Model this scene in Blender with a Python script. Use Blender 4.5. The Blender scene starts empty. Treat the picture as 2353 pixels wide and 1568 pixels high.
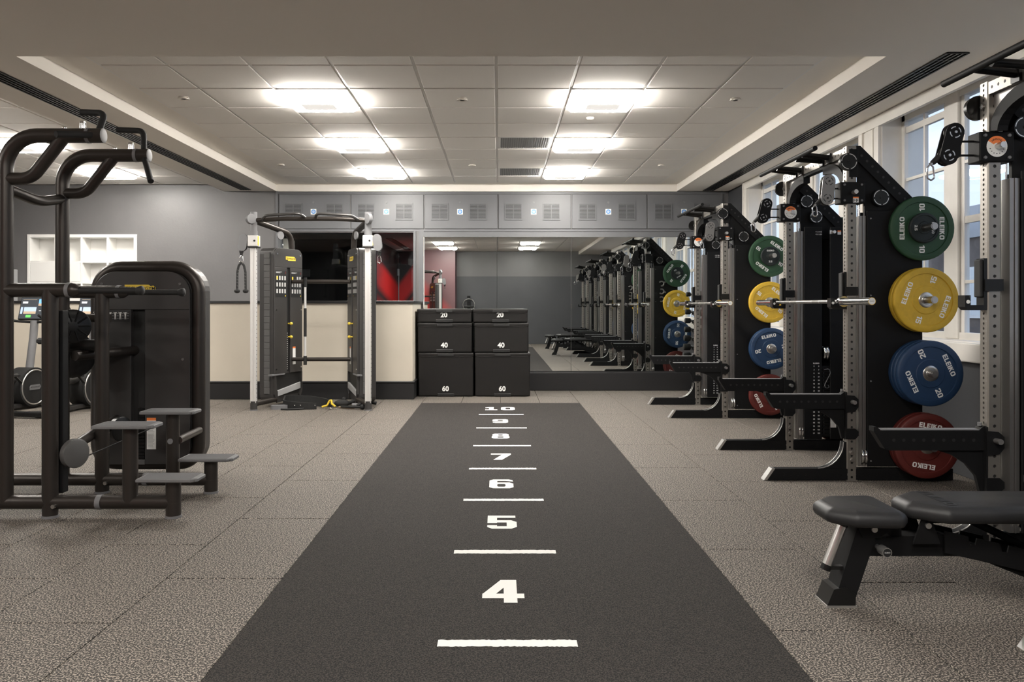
import bpy, bmesh, math, random
from mathutils import Vector, Matrix
random.seed(7)
PI = math.pi
scene = bpy.context.scene
COL = scene.collection
# ------------------------------------------------------------------ camera
FPX = 1814.0
cam_d = bpy.data.cameras.new('camera'); cam = bpy.data.objects.new('camera', cam_d); COL.objects.link(cam)
cam.location = (0, 0, 1.225); cam.rotation_euler = (PI/2, 0, 0)
cam_d.sensor_width = 36; cam_d.sensor_fit = 'HORIZONTAL'
cam_d.lens = FPX/2353*36
cam_d.shift_x = 31.5/2353; cam_d.shift_y = -80.0/2353
cam_d.clip_start = 0.05; cam_d.clip_end = 300
scene.camera = cam
# ------------------------------------------------------------------ world: pale dusk sky
w = bpy.data.worlds.new('sky'); scene.world = w; w.use_nodes = True
nt = w.node_tree; nt.nodes.clear()
wo = nt.nodes.new('ShaderNodeOutputWorld'); bg = nt.nodes.new('ShaderNodeBackground')
tc = nt.nodes.new('ShaderNodeTexCoord'); sp = nt.nodes.new('ShaderNodeSeparateXYZ'); cr = nt.nodes.new('ShaderNodeValToRGB')
nz = nt.nodes.new('ShaderNodeTexNoise'); nz.inputs['Scale'].default_value = 3; mx = nt.nodes.new('ShaderNodeMixRGB'); mp = nt.nodes.new('ShaderNodeMapping')
mp.inputs['Scale'].default_value = (1, 1, 6)
cr.color_ramp.elements[0].position = 0.0; cr.color_ramp.elements[0].color = (.60, .66, .78, 1)
cr.color_ramp.elements[1].position = .5; cr.color_ramp.elements[1].color = (.46, .57, .80, 1)
cr2 = nt.nodes.new('ShaderNodeValToRGB'); cr2.color_ramp.elements[0].position = .55; cr2.color_ramp.elements[1].position = .75
cr2.color_ramp.elements[1].color = (.6, .6, .6, 1)
mx.inputs[2].default_value = (.80, .80, .84, 1)
L = nt.links.new
L(tc.outputs['Generated'], sp.inputs[0]); L(sp.outputs[2], cr.inputs[0]); L(tc.outputs['Generated'], mp.inputs[0]); L(mp.outputs[0], nz.inputs[0])
L(nz.outputs[0], cr2.inputs[0]); L(cr2.outputs[0], mx.inputs[0]); L(cr.outputs[0], mx.inputs[1]); L(mx.outputs[0], bg.inputs[0]); L(bg.outputs[0], wo.inputs[0])
bg.inputs[1].default_value = 1.8
# ------------------------------------------------------------------ exposure
vs = scene.view_settings
scene.display_settings.display_device = 'sRGB'
vs.view_transform = 'Standard'; vs.look = 'None'; vs.gamma = 1; vs.use_curve_mapping = False
vs.exposure = 0.0
LAMP = 80.0            # luminaire brightness
# ------------------------------------------------------------------ materials
MATS = {}
def mat(name, col, rough=.5, metal=0, bump=0, bscale=200, var=0, vscale=5, spec=.5, emit=None, es=1, coat=0):
    m = bpy.data.materials.new(name); m.use_nodes = True; n = m.node_tree.nodes; l = m.node_tree.links
    b = n['Principled BSDF']; b.inputs['Base Color'].default_value = (*col, 1)
    b.inputs['Roughness'].default_value = rough; b.inputs['Metallic'].default_value = metal
    b.inputs['Specular IOR Level'].default_value = spec
    if coat: b.inputs['Coat Weight'].default_value = coat; b.inputs['Coat Roughness'].default_value = .1
    if emit: b.inputs['Emission Color'].default_value = (*emit, 1); b.inputs['Emission Strength'].default_value = es
    if var or bump:
        t = n.new('ShaderNodeTexCoord')
    if var:
        z = n.new('ShaderNodeTexNoise'); z.inputs['Scale'].default_value = vscale; z.inputs['Detail'].default_value = 4
        r = n.new('ShaderNodeMapRange'); r.inputs[1].default_value = .3; r.inputs[2].default_value = .7; r.inputs[3].default_value = 1-var; r.inputs[4].default_value = 1+var
        mm = n.new('ShaderNodeVectorMath'); mm.operation = 'SCALE'; mm.inputs[0].default_value = col
        l.new(t.outputs['Object'], z.inputs['Vector']); l.new(z.outputs[0], r.inputs[0]); l.new(r.outputs[0], mm.inputs['Scale']); l.new(mm.outputs[0], b.inputs['Base Color'])
    if bump:
        z = n.new('ShaderNodeTexNoise'); z.inputs['Scale'].default_value = bscale; z.inputs['Detail'].default_value = 2
        u = n.new('ShaderNodeBump'); u.inputs['Strength'].default_value = bump; u.inputs['Distance'].default_value = .003
        l.new(t.outputs['Object'], z.inputs['Vector']); l.new(z.outputs[0], u.inputs['Height']); l.new(u.outputs[0], b.inputs['Normal'])
    MATS[name] = m
    return m
def speckle(name, base, spk, scale, lo, hi, rough=.7, bump=.3):
    m = bpy.data.materials.new(name); m.use_nodes = True; n = m.node_tree.nodes; l = m.node_tree.links; b = n['Principled BSDF']
    t = n.new('ShaderNodeNewGeometry'); z = n.new('ShaderNodeTexNoise'); z.inputs['Scale'].default_value = scale; z.inputs['Detail'].default_value = 1.5
    r = n.new('ShaderNodeValToRGB'); r.color_ramp.elements[0].position = lo; r.color_ramp.elements[0].color = (*base, 1)
    r.color_ramp.elements[1].position = hi; r.color_ramp.elements[1].color = (*spk, 1)
    u = n.new('ShaderNodeBump'); u.inputs['Strength'].default_value = bump; u.inputs['Distance'].default_value = .002
    l.new(t.outputs['Position'], z.inputs['Vector']); l.new(z.outputs[0], r.inputs[0]); l.new(r.outputs[0], b.inputs['Base Color'])
    l.new(z.outputs[0], u.inputs['Height']); l.new(u.outputs[0], b.inputs['Normal'])
    b.inputs['Roughness'].default_value = rough; b.inputs['Specular IOR Level'].default_value = .4
    MATS[name] = m; return m
mat('wall_grey', (.125, .122, .122), .42, bump=.25, bscale=35, var=.06, vscale=2)
mat('wall_dark', (.055, .057, .062), .42, bump=.2, bscale=30, var=.06, vscale=2)
mat('wall_black', (.008, .008, .009), .8)
mat('panel_grey', (.115, .118, .125), .42, bump=.1, bscale=25)
mat('cream', (.66, .60, .50), .55, bump=.15, bscale=20, var=.04, vscale=1.5)
mat('skirting', (.014, .014, .015), .4)
mat('plaster', (.88, .835, .77), .85, bump=.12, bscale=150)
mat('tile_white', (.84, .805, .755), .9, bump=.5, bscale=260)
mat('grid_white', (.82, .80, .77), .4)
mat('slot_black', (.008, .008, .008), .6)
mat('white_paint', (.82, .79, .74), .4, var=.04, vscale=6)
mat('shelf_white', (.86, .85, .82), .45)
speckle('rubber_tile', (.026, .023, .020), (.30, .262, .222), 150, .50, .58, .75, .08)
mat('rubber_dark', (.02, .02, .02), .9)
speckle('turf', (.0025, .0022, .002), (.044, .037, .032), 190, .40, .66, .95, 1.0)
mat('turf_white', (.80, .79, .76), .9, bump=1, bscale=300)
mat('upright_steel', (.30, .28, .255), .38, .75, var=.05, vscale=9)
mat('black_steel', (.006, .006, .0065), .58, bump=.06, bscale=600, spec=.2)
mat('grip_grey', (.075, .072, .07), .34, .6)
mat('peg_steel', (.42, .41, .40), .32, 1)
mat('black_satin', (.007, .007, .007), .32, spec=.35)
mat('chrome', (.75, .75, .75), .13, 1)
mat('steel_brushed', (.55, .54, .52), .3, 1)
mat('alu_rail', (.30, .29, .28), .35, .85)
mat('cap_silver', (.62, .61, .59), .3, .9)
mat('bronze_black', (.040, .034, .030), .36, .5, bump=.06, bscale=500)
mat('housing', (.034, .032, .031), .45, bump=.1, bscale=500)
mat('housing_light', (.085, .083, .082), .4, bump=.08, bscale=500)
mat('grey_plastic', (.16, .16, .165), .5)
mat('step_grey', (.15, .15, .152), .7, bump=.4, bscale=90)
mat('alu_white', (.72, .71, .69), .3, .35)
mat('logo_yellow', (.72, .52, .05), .5)
mat('print_white', (.82, .82, .80), .6)
mat('print_pale', (.50, .50, .49), .6)
mat('print_grey', (.35, .35, .35), .6)
mat('print_black', (.012, .012, .012), .5)
mat('label_orange', (.85, .22, .05), .5)
mat('label_blue', (.05, .24, .60), .5)
mat('rubber_black', (.008, .008, .008), .7, bump=.1, bscale=300)
mat('vinyl', (.012, .011, .0105), .5, spec=.24, bump=.25, bscale=9, var=.05, vscale=8)
mat('vinyl_flap', (.008, .008, .008), .5)
mat('pad_vinyl', (.019, .019, .020), .46, spec=.4, bump=.12, bscale=500)
mat('plate_green', (.016, .062, .026), .55, bump=.1, bscale=250, var=.06, vscale=30)
mat('plate_yellow', (.60, .385, .030), .55, bump=.1, bscale=250, var=.07, vscale=30)
mat('plate_blue', (.009, .036, .095), .55, bump=.1, bscale=250, var=.06, vscale=30)
mat('plate_red', (.095, .011, .008), .55, bump=.1, bscale=250, var=.06, vscale=30)
mat('plate_black', (.006, .012, .012), .6, bump=.1, bscale=250)
mat('rope_black', (.015, .015, .015), .8)
mat('rope_grey', (.10, .10, .10), .8)
mat('strap_tan', (.30, .23, .16), .8)
mat('strap_yellow', (.65, .45, .03), .7)
mat('shelf_item', (.10, .065, .03), .5)
mat('brick_far', (.16, .13, .11), .9, var=.35, vscale=.9)
mat('stone_far', (.42, .42, .42), .9, var=.15, vscale=.6)
mat('ground_far', (.14, .14, .14), .95)
mat('lamp', (.9, .9, .9), .5, emit=(1, .955, .89), es=LAMP)
mat('lamp_basket', (.6, .6, .6), .5, emit=(1, .955, .89), es=.75)
mat('screen_dark', (.02, .022, .025), .2, emit=(.10, .11, .12), es=.6)
mat('screen_blue', (.1, .3, .6), .3, emit=(.25, .50, .80), es=.8)
mat('screen_sky', (.3, .4, .6), .3, emit=(.55, .62, .80), es=.7)
mat('screen_green', (.1, .5, .1), .3, emit=(.15, .75, .12), es=.8)
mat('screen_white', (.7, .7, .7), .3, emit=(.8, .8, .8), es=.8)
mat('screen_tan', (.4, .3, .2), .3, emit=(.45, .36, .28), es=.7)
def mirror_mat():
    m = mat('mirror', (.80, .83, .82), 0.0, 1)
mirror_mat()
def glass_mat():
    m = bpy.data.materials.new('glass'); m.use_nodes = True; n = m.node_tree.nodes; l = m.node_tree.links; n.clear()
    o = n.new('ShaderNodeOutputMaterial'); x = n.new('ShaderNodeMixShader'); t = n.new('ShaderNodeBsdfTransparent'); g = n.new('ShaderNodeBsdfGlossy')
    lw_ = n.new('ShaderNodeLayerWeight'); pw = n.new('ShaderNodeMath'); pw.operation = 'POWER'; pw.inputs[1].default_value = 4; l.new(lw_.outputs['Facing'], pw.inputs[0])
    f = n.new('ShaderNodeMath'); f.operation = 'MULTIPLY_ADD'; f.inputs[1].default_value = .35; f.inputs[2].default_value = .03; l.new(pw.outputs[0], f.inputs[0])
    t.inputs[0].default_value = (.93, .96, .98, 1); g.inputs['Roughness'].default_value = .01
    l.new(f.outputs[0], x.inputs[0]); l.new(t.outputs[0], x.inputs[1]); l.new(g.outputs[0], x.inputs[2]); l.new(x.outputs[0], o.inputs[0])
    MATS['glass'] = m
glass_mat()
def mural_mat():
    # red sprayed chevrons on a dark wall: paint with a shape of its own
    m = bpy.data.materials.new('mural'); m.use_nodes = True; n = m.node_tree.nodes; l = m.node_tree.links; b = n['Principled BSDF']
    t = n.new('ShaderNodeNewGeometry'); s = n.new('ShaderNodeSeparateXYZ'); l.new(t.outputs['Position'], s.inputs[0])
    def mth(op, a, bb, c=None):
        q = n.new('ShaderNodeMath'); q.operation = op
        for i, v in enumerate((a, bb)):
            if v is None: continue
            if isinstance(v, (int, float)): q.inputs[i].default_value = v
            else: l.new(v, q.inputs[i])
        return q.outputs[0]
    dl = mth('MAXIMUM', mth('SUBTRACT', 19.8, s.outputs[1]), 0.0); dr = mth('MAXIMUM', mth('ADD', s.outputs[0], 2.51), 0.0)
    k = mth('SUBTRACT', mth('SUBTRACT', s.outputs[2], mth('MULTIPLY', dl, .14)), mth('MULTIPLY', dr, 1.3))
    r = n.new('ShaderNodeValToRGB'); e = r.color_ramp.elements
    rm = n.new('ShaderNodeMapRange'); rm.inputs[1].default_value = .5; rm.inputs[2].default_value = 2.5; l.new(k, rm.inputs[0]); l.new(rm.outputs[0], r.inputs[0])
    dk = (.012, .010, .009, 1); rd = (.55, .012, .010, 1)
    e[0].position = 0; e[0].color = dk; e[1].position = 1; e[1].color = dk
    for p, c in ((.10, rd), (.28, dk), (.38, rd), (.58, rd), (.66, dk)):
        q = e.new(p); q.color = c
    l.new(r.outputs[0], b.inputs['Base Color']); b.inputs['Roughness'].default_value = .5
    MATS['mural'] = m
mural_mat()
def redwall_mat():
    m = bpy.data.materials.new('red_wall'); m.use_nodes = True; n = m.node_tree.nodes; l = m.node_tree.links; b = n['Principled BSDF']
    t = n.new('ShaderNodeNewGeometry'); s = n.new('ShaderNodeSeparateXYZ'); l.new(t.outputs['Position'], s.inputs[0])
    a = n.new('ShaderNodeMath'); a.operation = 'ADD'; l.new(s.outputs[0], a.inputs[0]); l.new(s.outputs[2], a.inputs[1])
    r = n.new('ShaderNodeMapRange'); r.inputs[1].default_value = -1.2; r.inputs[2].default_value = -.2; l.new(a.outputs[0], r.inputs[0])
    x = n.new('ShaderNodeMixRGB'); x.inputs[1].default_value = (.75, .03, .018, 1); x.inputs[2].default_value = (.13, .065, .07, 1)
    l.new(r.outputs[0], x.inputs[0]); l.new(x.outputs[0], b.inputs['Base Color']); b.inputs['Roughness'].default_value = .45
    MATS['red_wall'] = m
redwall_mat()
# ------------------------------------------------------------------ mesh builder
def frame(o, x, y, z):
    m = Matrix.Identity(4)
    for i, a in enumerate((x, y, z)):
        a = Vector(a)
        for j in range(3): m[j][i] = a[j]
    for j in range(3): m[j][3] = o[j]
    return m
def axis_frame(p0, d):
    d = Vector(d).normalized(); up = Vector((0, 0, 1)) if abs(d.z) < .95 else Vector((1, 0, 0))
    x = up.cross(d).normalized(); y = d.cross(x)
    return frame(p0, x, y, d)
def fillet(pts, r, n=6):
    pts = [Vector(p) for p in pts]; out = [pts[0]]
    for i in range(1, len(pts)-1):
        a, b, c = pts[i-1], pts[i], pts[i+1]; u = (a-b); v = (c-b); lu, lv = u.length, v.length; u.normalize(); v.normalize()
        ang = u.angle(v)
        if ang > PI-.02: out.append(b); continue
        rr = r[i-1] if isinstance(r, (list, tuple)) else r
        tl = min(rr/math.tan(ang/2), lu*.49, lv*.49); rr = tl*math.tan(ang/2)
        bis = (u+v).normalized(); cen = b + bis*(rr/math.sin(ang/2))
        s = b+u*tl-cen; e = b+v*tl-cen; tot = s.angle(e); ax = s.cross(e).normalized()
        for k in range(n+1): out.append(cen + Matrix.Rotation(tot*k/n, 3, ax) @ s)
    out.append(pts[-1]); return out
def rrect(x0, x1, y0, y1, r, n=5):
    if isinstance(r, (int, float)): r = (r,)*4       # bl, br, tr, tl
    out = []
    for (cx, cy, a, q) in ((x0, y0, PI, r[0]), (x1, y0, 1.5*PI, r[1]), (x1, y1, 0, r[2]), (x0, y1, PI/2, r[3])):
        if q < 1e-5: out.append((cx, cy)); continue
        px = cx + (q if cx == x0 else -q); py = cy + (q if cy == y0 else -q)
        for k in range(n+1):
            t = a + PI/2*k/n; out.append((px+q*math.cos(t), py+q*math.sin(t)))
    return out
XZ = frame((0, 0, 0), (1, 0, 0), (0, 0, 1), (0, -1, 0))     # 2D (x,y) -> world (x,z), extrusion towards -Y
YZ = frame((0, 0, 0), (0, 1, 0), (0, 0, 1), (1, 0, 0))      # 2D (x,y) -> world (y,z), extrusion towards +X
def at(x, y, z, m=None): 
    t = Matrix.Translation((x, y, z)); return t @ m if m else t
class MB:
    def __init__(s): s.v = []; s.f = []; s.sm = []; s.mi = []; s.cur = 0; s.T = None
    def add(s, vs_, fs, smooth=False, T=None):
        b = len(s.v)
        for p in vs_:
            p = Vector(p)
            if T: p = T @ p
            if s.T: p = s.T @ p
            s.v.append(p)
        for f in fs: s.f.append([i+b for i in f]); s.sm.append(smooth); s.mi.append(s.cur)
        return s
    def box(s, x0, x1, y0, y1, z0, z1, bev=0, T=None, seg=2):
        if bev <= 0:
            v = [(x, y, z) for z in (z0, z1) for y in (y0, y1) for x in (x0, x1)]
            return s.add(v, [(0, 2, 3, 1), (4, 5, 7, 6), (0, 1, 5, 4), (2, 6, 7, 3), (0, 4, 6, 2), (1, 3, 7, 5)], False, T)
        bm = bmesh.new(); bmesh.ops.create_cube(bm, size=1)
        for q in bm.verts: q.co = Vector(((x0+x1)/2+q.co.x*(x1-x0), (y0+y1)/2+q.co.y*(y1-y0), (z0+z1)/2+q.co.z*(z1-z0)))
        bmesh.ops.bevel(bm, geom=bm.edges[:], offset=bev, segments=seg, profile=.5, affect='EDGES')
        bm.verts.index_update(); v = [q.co.copy() for q in bm.verts]; f = [[q.index for q in fc.verts] for fc in bm.faces]; bm.free()
        return s.add(v, f, False, T)
    def prism(s, poly, z0, z1, T=None, smooth=False, bev=0):
        n = len(poly)
        if bev:
            cx = sum(p[0] for p in poly)/n; cy = sum(p[1] for p in poly)/n
            def ins(p, i):
                a = Vector(poly[i-1]); b = Vector(p); c = Vector(poly[(i+1) % n])
                e1 = (b-a).normalized(); e2 = (c-b).normalized(); nn = Vector((-(e1.y+e2.y), e1.x+e2.x))
                if nn.length < 1e-6: return b
                nn.normalize(); k = max(.4, nn.dot(Vector((-e1.y, e1.x)))); return b + nn*bev/k
            area = sum(poly[i-1][0]*poly[i][1]-poly[i][0]*poly[i-1][1] for i in range(n))
            if area < 0: poly = poly[::-1]
            inn = [ins(p, i) for i, p in enumerate(poly)]
            rings = [(inn, z0), (poly, z0+bev), (poly, z1-bev), (inn, z1)]
            for k in range(3):
                a, za = rings[k]; b, zb = rings[k+1]
                v = [(p[0], p[1], za) for p in a]+[(p[0], p[1], zb) for p in b]
                s.add(v, [(i, (i+1) % n, n+(i+1) % n, n+i) for i in range(n)], smooth, T)
            s.add([(p[0], p[1], z0) for p in inn], [list(range(n))[::-1]], False, T); s.add([(p[0], p[1], z1) for p in inn], [list(range(n))], False, T)
            return s
        v = [(p[0], p[1], z0) for p in poly]+[(p[0], p[1], z1) for p in poly]
        s.add(v, [(i, (i+1) % n, n+(i+1) % n, n+i) for i in range(n)], smooth, T)
        s.add([(p[0], p[1], z0) for p in poly], [list(range(n))[::-1]], False, T); s.add([(p[0], p[1], z1) for p in poly], [list(range(n))], False, T)
        return s
    def cyl(s, p0, p1, r, r2=None, seg=14, caps=True, T=None):
        p0 = Vector(p0); p1 = Vector(p1); r2 = r if r2 is None else r2; A = axis_frame(p0, p1-p0); L_ = (p1-p0).length
        if T: A = T @ A
        c = [(math.cos(2*PI*i/seg), math.sin(2*PI*i/seg)) for i in range(seg)]
        v = [(r*a, r*b, 0) for a, b in c]+[(r2*a, r2*b, L_) for a, b in c]
        s.add(v, [(i, (i+1) % seg, seg+(i+1) % seg, seg+i) for i in range(seg)], True, A)
        if caps:
            s.add([(r*a, r*b, 0) for a, b in c], [list(range(seg))[::-1]], False, A)
            if r2 > 1e-4: s.add([(r2*a, r2*b, L_) for a, b in c], [list(range(seg))], False, A)
        return s
    def tube(s, pts, r, seg=12, caps=True, T=None, closed=False):
        pts = [Vector(p) for p in pts]; n = len(pts); rs = r if isinstance(r, (list, tuple)) else [r]*n
        tg = []
        for i in range(n):
            a = pts[i-1] if (i or closed) else pts[i]; b = pts[(i+1) % n] if (i < n-1 or closed) else pts[i]
            tg.append((b-a).normalized())
        A = axis_frame(pts[0], tg[0]); x = Vector((A[0][0], A[1][0], A[2][0])); rings = []
        for i in range(n):
            if i:
                q = tg[i-1].rotation_difference(tg[i]); x = q @ x
            x = (x - tg[i]*x.dot(tg[i])).normalized(); y = tg[i].cross(x)
            rings.append([pts[i]+rs[i]*(x*math.cos(2*PI*k/seg)+y*math.sin(2*PI*k/seg)) for k in range(seg)])
        v = [p for rg in rings for p in rg]; f = []
        for i in range(n if closed else n-1):
            j = (i+1) % n
            for k in range(seg): f.append((i*seg+k, i*seg+(k+1) % seg, j*seg+(k+1) % seg, j*seg+k))
        s.add(v, f, True, T)
        if caps and not closed:
            s.add(rings[0], [list(range(seg))[::-1]], False, T); s.add(rings[-1], [list(range(seg))], False, T)
        return s
    def lathe(s, prof, seg=32, T=None, smooth=True):
        # prof: list of (r,z); a break in shading is made by repeating a point
        runs = [[prof[0]]]
        for a, b in zip(prof, prof[1:]):
            if abs(a[0]-b[0])+abs(a[1]-b[1]) < 1e-7: runs.append([b])
            else: runs[-1].append(b)
        for run in runs:
            if len(run) < 2: continue
            v = [(r*math.cos(2*PI*k/seg), r*math.sin(2*PI*k/seg), z) for r, z in run for k in range(seg)]; f = []
            for i in range(len(run)-1):
                for k in range(seg): f.append((i*seg+k, i*seg+(k+1) % seg, (i+1)*seg+(k+1) % seg, (i+1)*seg+k))
            s.add(v, f, smooth, T)
        return s
    def sphere(s, c, r, seg=14, rings=8, T=None, sc=(1, 1, 1)):
        v = []; f = []
        for i in range(rings+1):
            a = PI*i/rings
            for k in range(seg): v.append((c[0]+sc[0]*r*math.sin(a)*math.cos(2*PI*k/seg), c[1]+sc[1]*r*math.sin(a)*math.sin(2*PI*k/seg), c[2]+sc[2]*r*math.cos(a)))
        for i in range(rings):
            for k in range(seg): f.append((i*seg+k, i*seg+(k+1) % seg, (i+1)*seg+(k+1) % seg, (i+1)*seg+k))
        return s.add(v, f, True, T)
    def torus(s, R, r, T=None, seg=24, sec=8, a0=0, a1=2*PI):
        full = abs(a1-a0-2*PI) < 1e-6; n = seg if full else seg+1
        pts = [(R*math.cos(a0+(a1-a0)*i/seg), R*math.sin(a0+(a1-a0)*i/seg), 0) for i in range(n)]
        return s.tube(pts, r, sec, True, T, full)
    def arc(s, R0, R1, a0, a1, T=None, n=8, z=0):
        v = []
        for i in range(n+1):
            a = a0+(a1-a0)*i/n; v += [(R0*math.cos(a), R0*math.sin(a), z), (R1*math.cos(a), R1*math.sin(a), z)]
        return s.add(v, [(2*i, 2*i+1, 2*i+3, 2*i+2) for i in range(n)], False, T)
    def holed(s, width, length, pitch, hr, T, start=None, depth=.004, hs=8, skip=None):
        """flat strip (x across width centred, y along length) with round holes and their walls"""
        n = int((length-1e-6)//pitch); start = (length-n*pitch)/2 if start is None else start; h = pitch/2; w2 = width/2
        n = int((length-start+1e-6)//pitch)
        if start > 1e-6: s.add([(-w2, 0, 0), (w2, 0, 0), (w2, start, 0), (-w2, start, 0)], [(0, 1, 2, 3)], False, T)
        e = start+n*pitch
        if length-e > 1e-6: s.add([(-w2, e, 0), (w2, e, 0), (w2, length, 0), (-w2, length, 0)], [(0, 1, 2, 3)], False, T)
        for i in range(n):
            cy = start+i*pitch+h
            if skip and skip(cy):
                s.add([(-w2, cy-h, 0), (w2, cy-h, 0), (w2, cy+h, 0), (-w2, cy+h, 0)], [(0, 1, 2, 3)], False, T); continue
            v = []; sq = []
            for k in range(8):
                a = 2*PI*k/8; c, d = math.cos(a), math.sin(a); v.append((hr*c, cy+hr*d, 0))
            sq = [(w2, cy), (w2, cy+h), (0, cy+h), (-w2, cy+h), (-w2, cy), (-w2, cy-h), (0, cy-h), (w2, cy-h)]
            v += [(p[0], p[1], 0) for p in sq]; v += [(p[0], p[1], -depth) for p in v[:8]]
            f = [(k, 8+k, 8+(k+1) % 8, (k+1) % 8) for k in range(8)]+[(k, (k+1) % 8, 16+(k+1) % 8, 16+k) for k in range(8)]
            s.add(v, f, False, T)
        return s
    def build(s, name, mats, parent=None, top=False):
        me = bpy.data.meshes.new(name)
        me.from_pydata([tuple(p) for p in s.v], [], s.f)
        me.polygons.foreach_set('use_smooth', s.sm); me.polygons.foreach_set('material_index', s.mi)
        if isinstance(mats, str): mats = [mats]
        for m in mats: me.materials.append(MATS[m])
        me.update()
        o = bpy.data.objects.new(name, me); COL.objects.link(o)
        if parent: o.parent = parent
        if name in STUFFY: o['kind'] = 'stuff'
        return o
STUFFY = {'screw', 'trolley_bolt', 'arm_hole', 'brace_holes', 'upright_numbers', 'pin_hole', 'beam_hole', 'arm_mark', 'weight_scale', 'ring_mark', 'safety_label', 'warning_label', 'panel_lettering', 'sticker_print', 'gusset_edge', 'poster_print', 'icon_strip', 'tower_screw', 'stack_plates', 'strip_rib', 'scale_mark', 'lettering'}
def tag(o, label=None, cat=None, group=None, kind=None):
    if label: o['label'] = label
    if cat: o['category'] = cat
    if group: o['group'] = group
    if kind: o['kind'] = kind
    return o
def thing(name, label, cat, loc=(0, 0, 0), rz=0, group=None):
    o = bpy.data.objects.new(name, None); COL.objects.link(o); o.location = loc; o.rotation_euler = (0, 0, rz); o.empty_display_size = .1
    return tag(o, label, cat, group)
def inst(me_obj, name, parent=None, loc=None, rot=None):
    o = bpy.data.objects.new(name, me_obj.data); COL.objects.link(o)
    if parent: o.parent = parent
    if loc is not None: o.location = loc
    if rot is not None: o.rotation_euler = rot
    return o
def copy_tree(o, parent=None):
    c = o.copy(); COL.objects.link(c)
    if parent: c.parent = parent
    for ch in KIDS.get(o.name, []): copy_tree(ch, c)
    return c
KIDS = {}
def index_kids():
    KIDS.clear()
    for o in bpy.data.objects:
        if o.parent: KIDS.setdefault(o.parent.name, []).append(o)
def struct(name, mb, mats, label=None, cat=None): return tag(mb.build(name, mats), label, cat, None, 'structure')
# ------------------------------------------------------------------ block lettering
def R_(x0, x1, y0, y1): return [(x0, y0), (x1, y0), (x1, y1), (x0, y1)]
def ring(x0, x1, y0, y1, tv, th, c):
    def oc(a, b, d, e, q): return [(a+q, d), (b-q, d), (b, d+q), (b, e-q), (b-q, e), (a+q, e), (a, e-q), (a, d+q)]
    o = oc(x0, x1, y0, y1, c); i = oc(x0+tv, x1-tv, y0+th, y1-th, min(c*.35, (y1-y0-2*th)*.3))
    return [[o[k], o[(k+1) % 8], i[(k+1) % 8], i[k]] for k in range(8)]
six = ring(0, .76, 0, .64, .25, .17, .12)+[R_(0, .25, .3, .86), [(0, .86), (.25, .8), (.25, .99), (.12, 1)], R_(.12, .62, .82, 1), [(.5, .82), (.76, .74), (.74, .9), (.62, 1)]]
GL = {
 'E': (.72, [R_(0, .26, 0, 1), R_(.2, .72, 0, .21), R_(.2, .66, .395, .605), R_(.2, .72, .79, 1)]),
 'L': (.66, [R_(0, .26, 0, 1), R_(.2, .66, 0, .21)]), 'I': (.26, [R_(0, .26, 0, 1)]),
 'K': (.84, [R_(0, .26, 0, 1), [(.2, .40), (.46, .62), (.80, 1), (.49, 1), (.2, .66)], [(.3, .52), (.48, .66), (.86, 0), (.55, 0)]]),
 'O': (.88, ring(0, .88, 0, 1, .26, .21, .2)),
 '0': (.76, ring(0, .76, 0, 1, .25, .18, .16)),
 '1': (.5, [R_(.22, .48, 0, 1), [(0, .62), (.24, .78), (.24, 1), (0, .84)]]),
 '2': (.76, [[(0, .72), (.25, .72), (.25, .82), (.14, 1), (0, .86)], R_(.12, .62, .82, 1), [(.5, .45), (.76, .5), (.76, .86), (.62, 1), (.5, 1)], [(0, .2), (.3, .2), (.74, .5), (.5, .6)], R_(0, .76, 0, .2)]),
 '4': (.82, [R_(0, .82, .19, .38), R_(.42, .68, 0, 1), [(0, .36), (.36, 1), (.62, 1), (.26, .36)]]),
 '5': (.76, [R_(0, .74, .82, 1), R_(0, .25, .42, 1), R_(0, .62, .46, .63), [(.5, .63), (.62, .63), (.76, .5), (.76, .13), (.62, 0), (.5, 0)], R_(.12, .62, 0, .18), [(0, .26), (0, .12), (.12, 0), (.25, 0), (.25, .26)]]),
 '6': (.76, six), '9': (.76, [[(.76-x, 1-y) for x, y in p] for p in six]),
 '7': (.76, [R_(0, .76, .8, 1), [(.42, .8), (.76, .8), (.42, 0), (.10, 0)]]),
 '8': (.76, ring(0, .76, 0, .58, .25, .16, .12)+ring(.03, .73, .42, 1, .25, .16, .12)),
 '3': (.76, [R_(0, .62, .82, 1), R_(.2, .62, .42, .6), R_(0, .62, 0, .18), [(.5, 0), (.62, 0), (.76, .14), (.76, .86), (.62, 1), (.5, 1)]]),
 '.': (.24, [R_(0, .24, 0, .22)]), 'S': (.2, [])}
def block(mb, txt, h, T, sx=1.0, gap=.13, thick=0):
    wd = sum(GL[c][0] for c in txt)+gap*(len(txt)-1); x = -wd/2
    for c in txt:
        gw, polys = GL[c]
        for pi_, p in enumerate(polys):
            if sum(p[i-1][0]*p[i][1]-p[i][0]*p[i-1][1] for i in range(len(p))) < 0: p = p[::-1]
            q = [((x+a)*h*sx, (b-.5)*h, pi_*.00004) for a, b in p]
            if thick: mb.prism([(a, b) for a, b, _ in q], 0, thick, T)
            else: mb.add(q, [list(range(len(q)))], False, T)
        x += gw+gap
    return mb
FCACHE = {}
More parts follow.
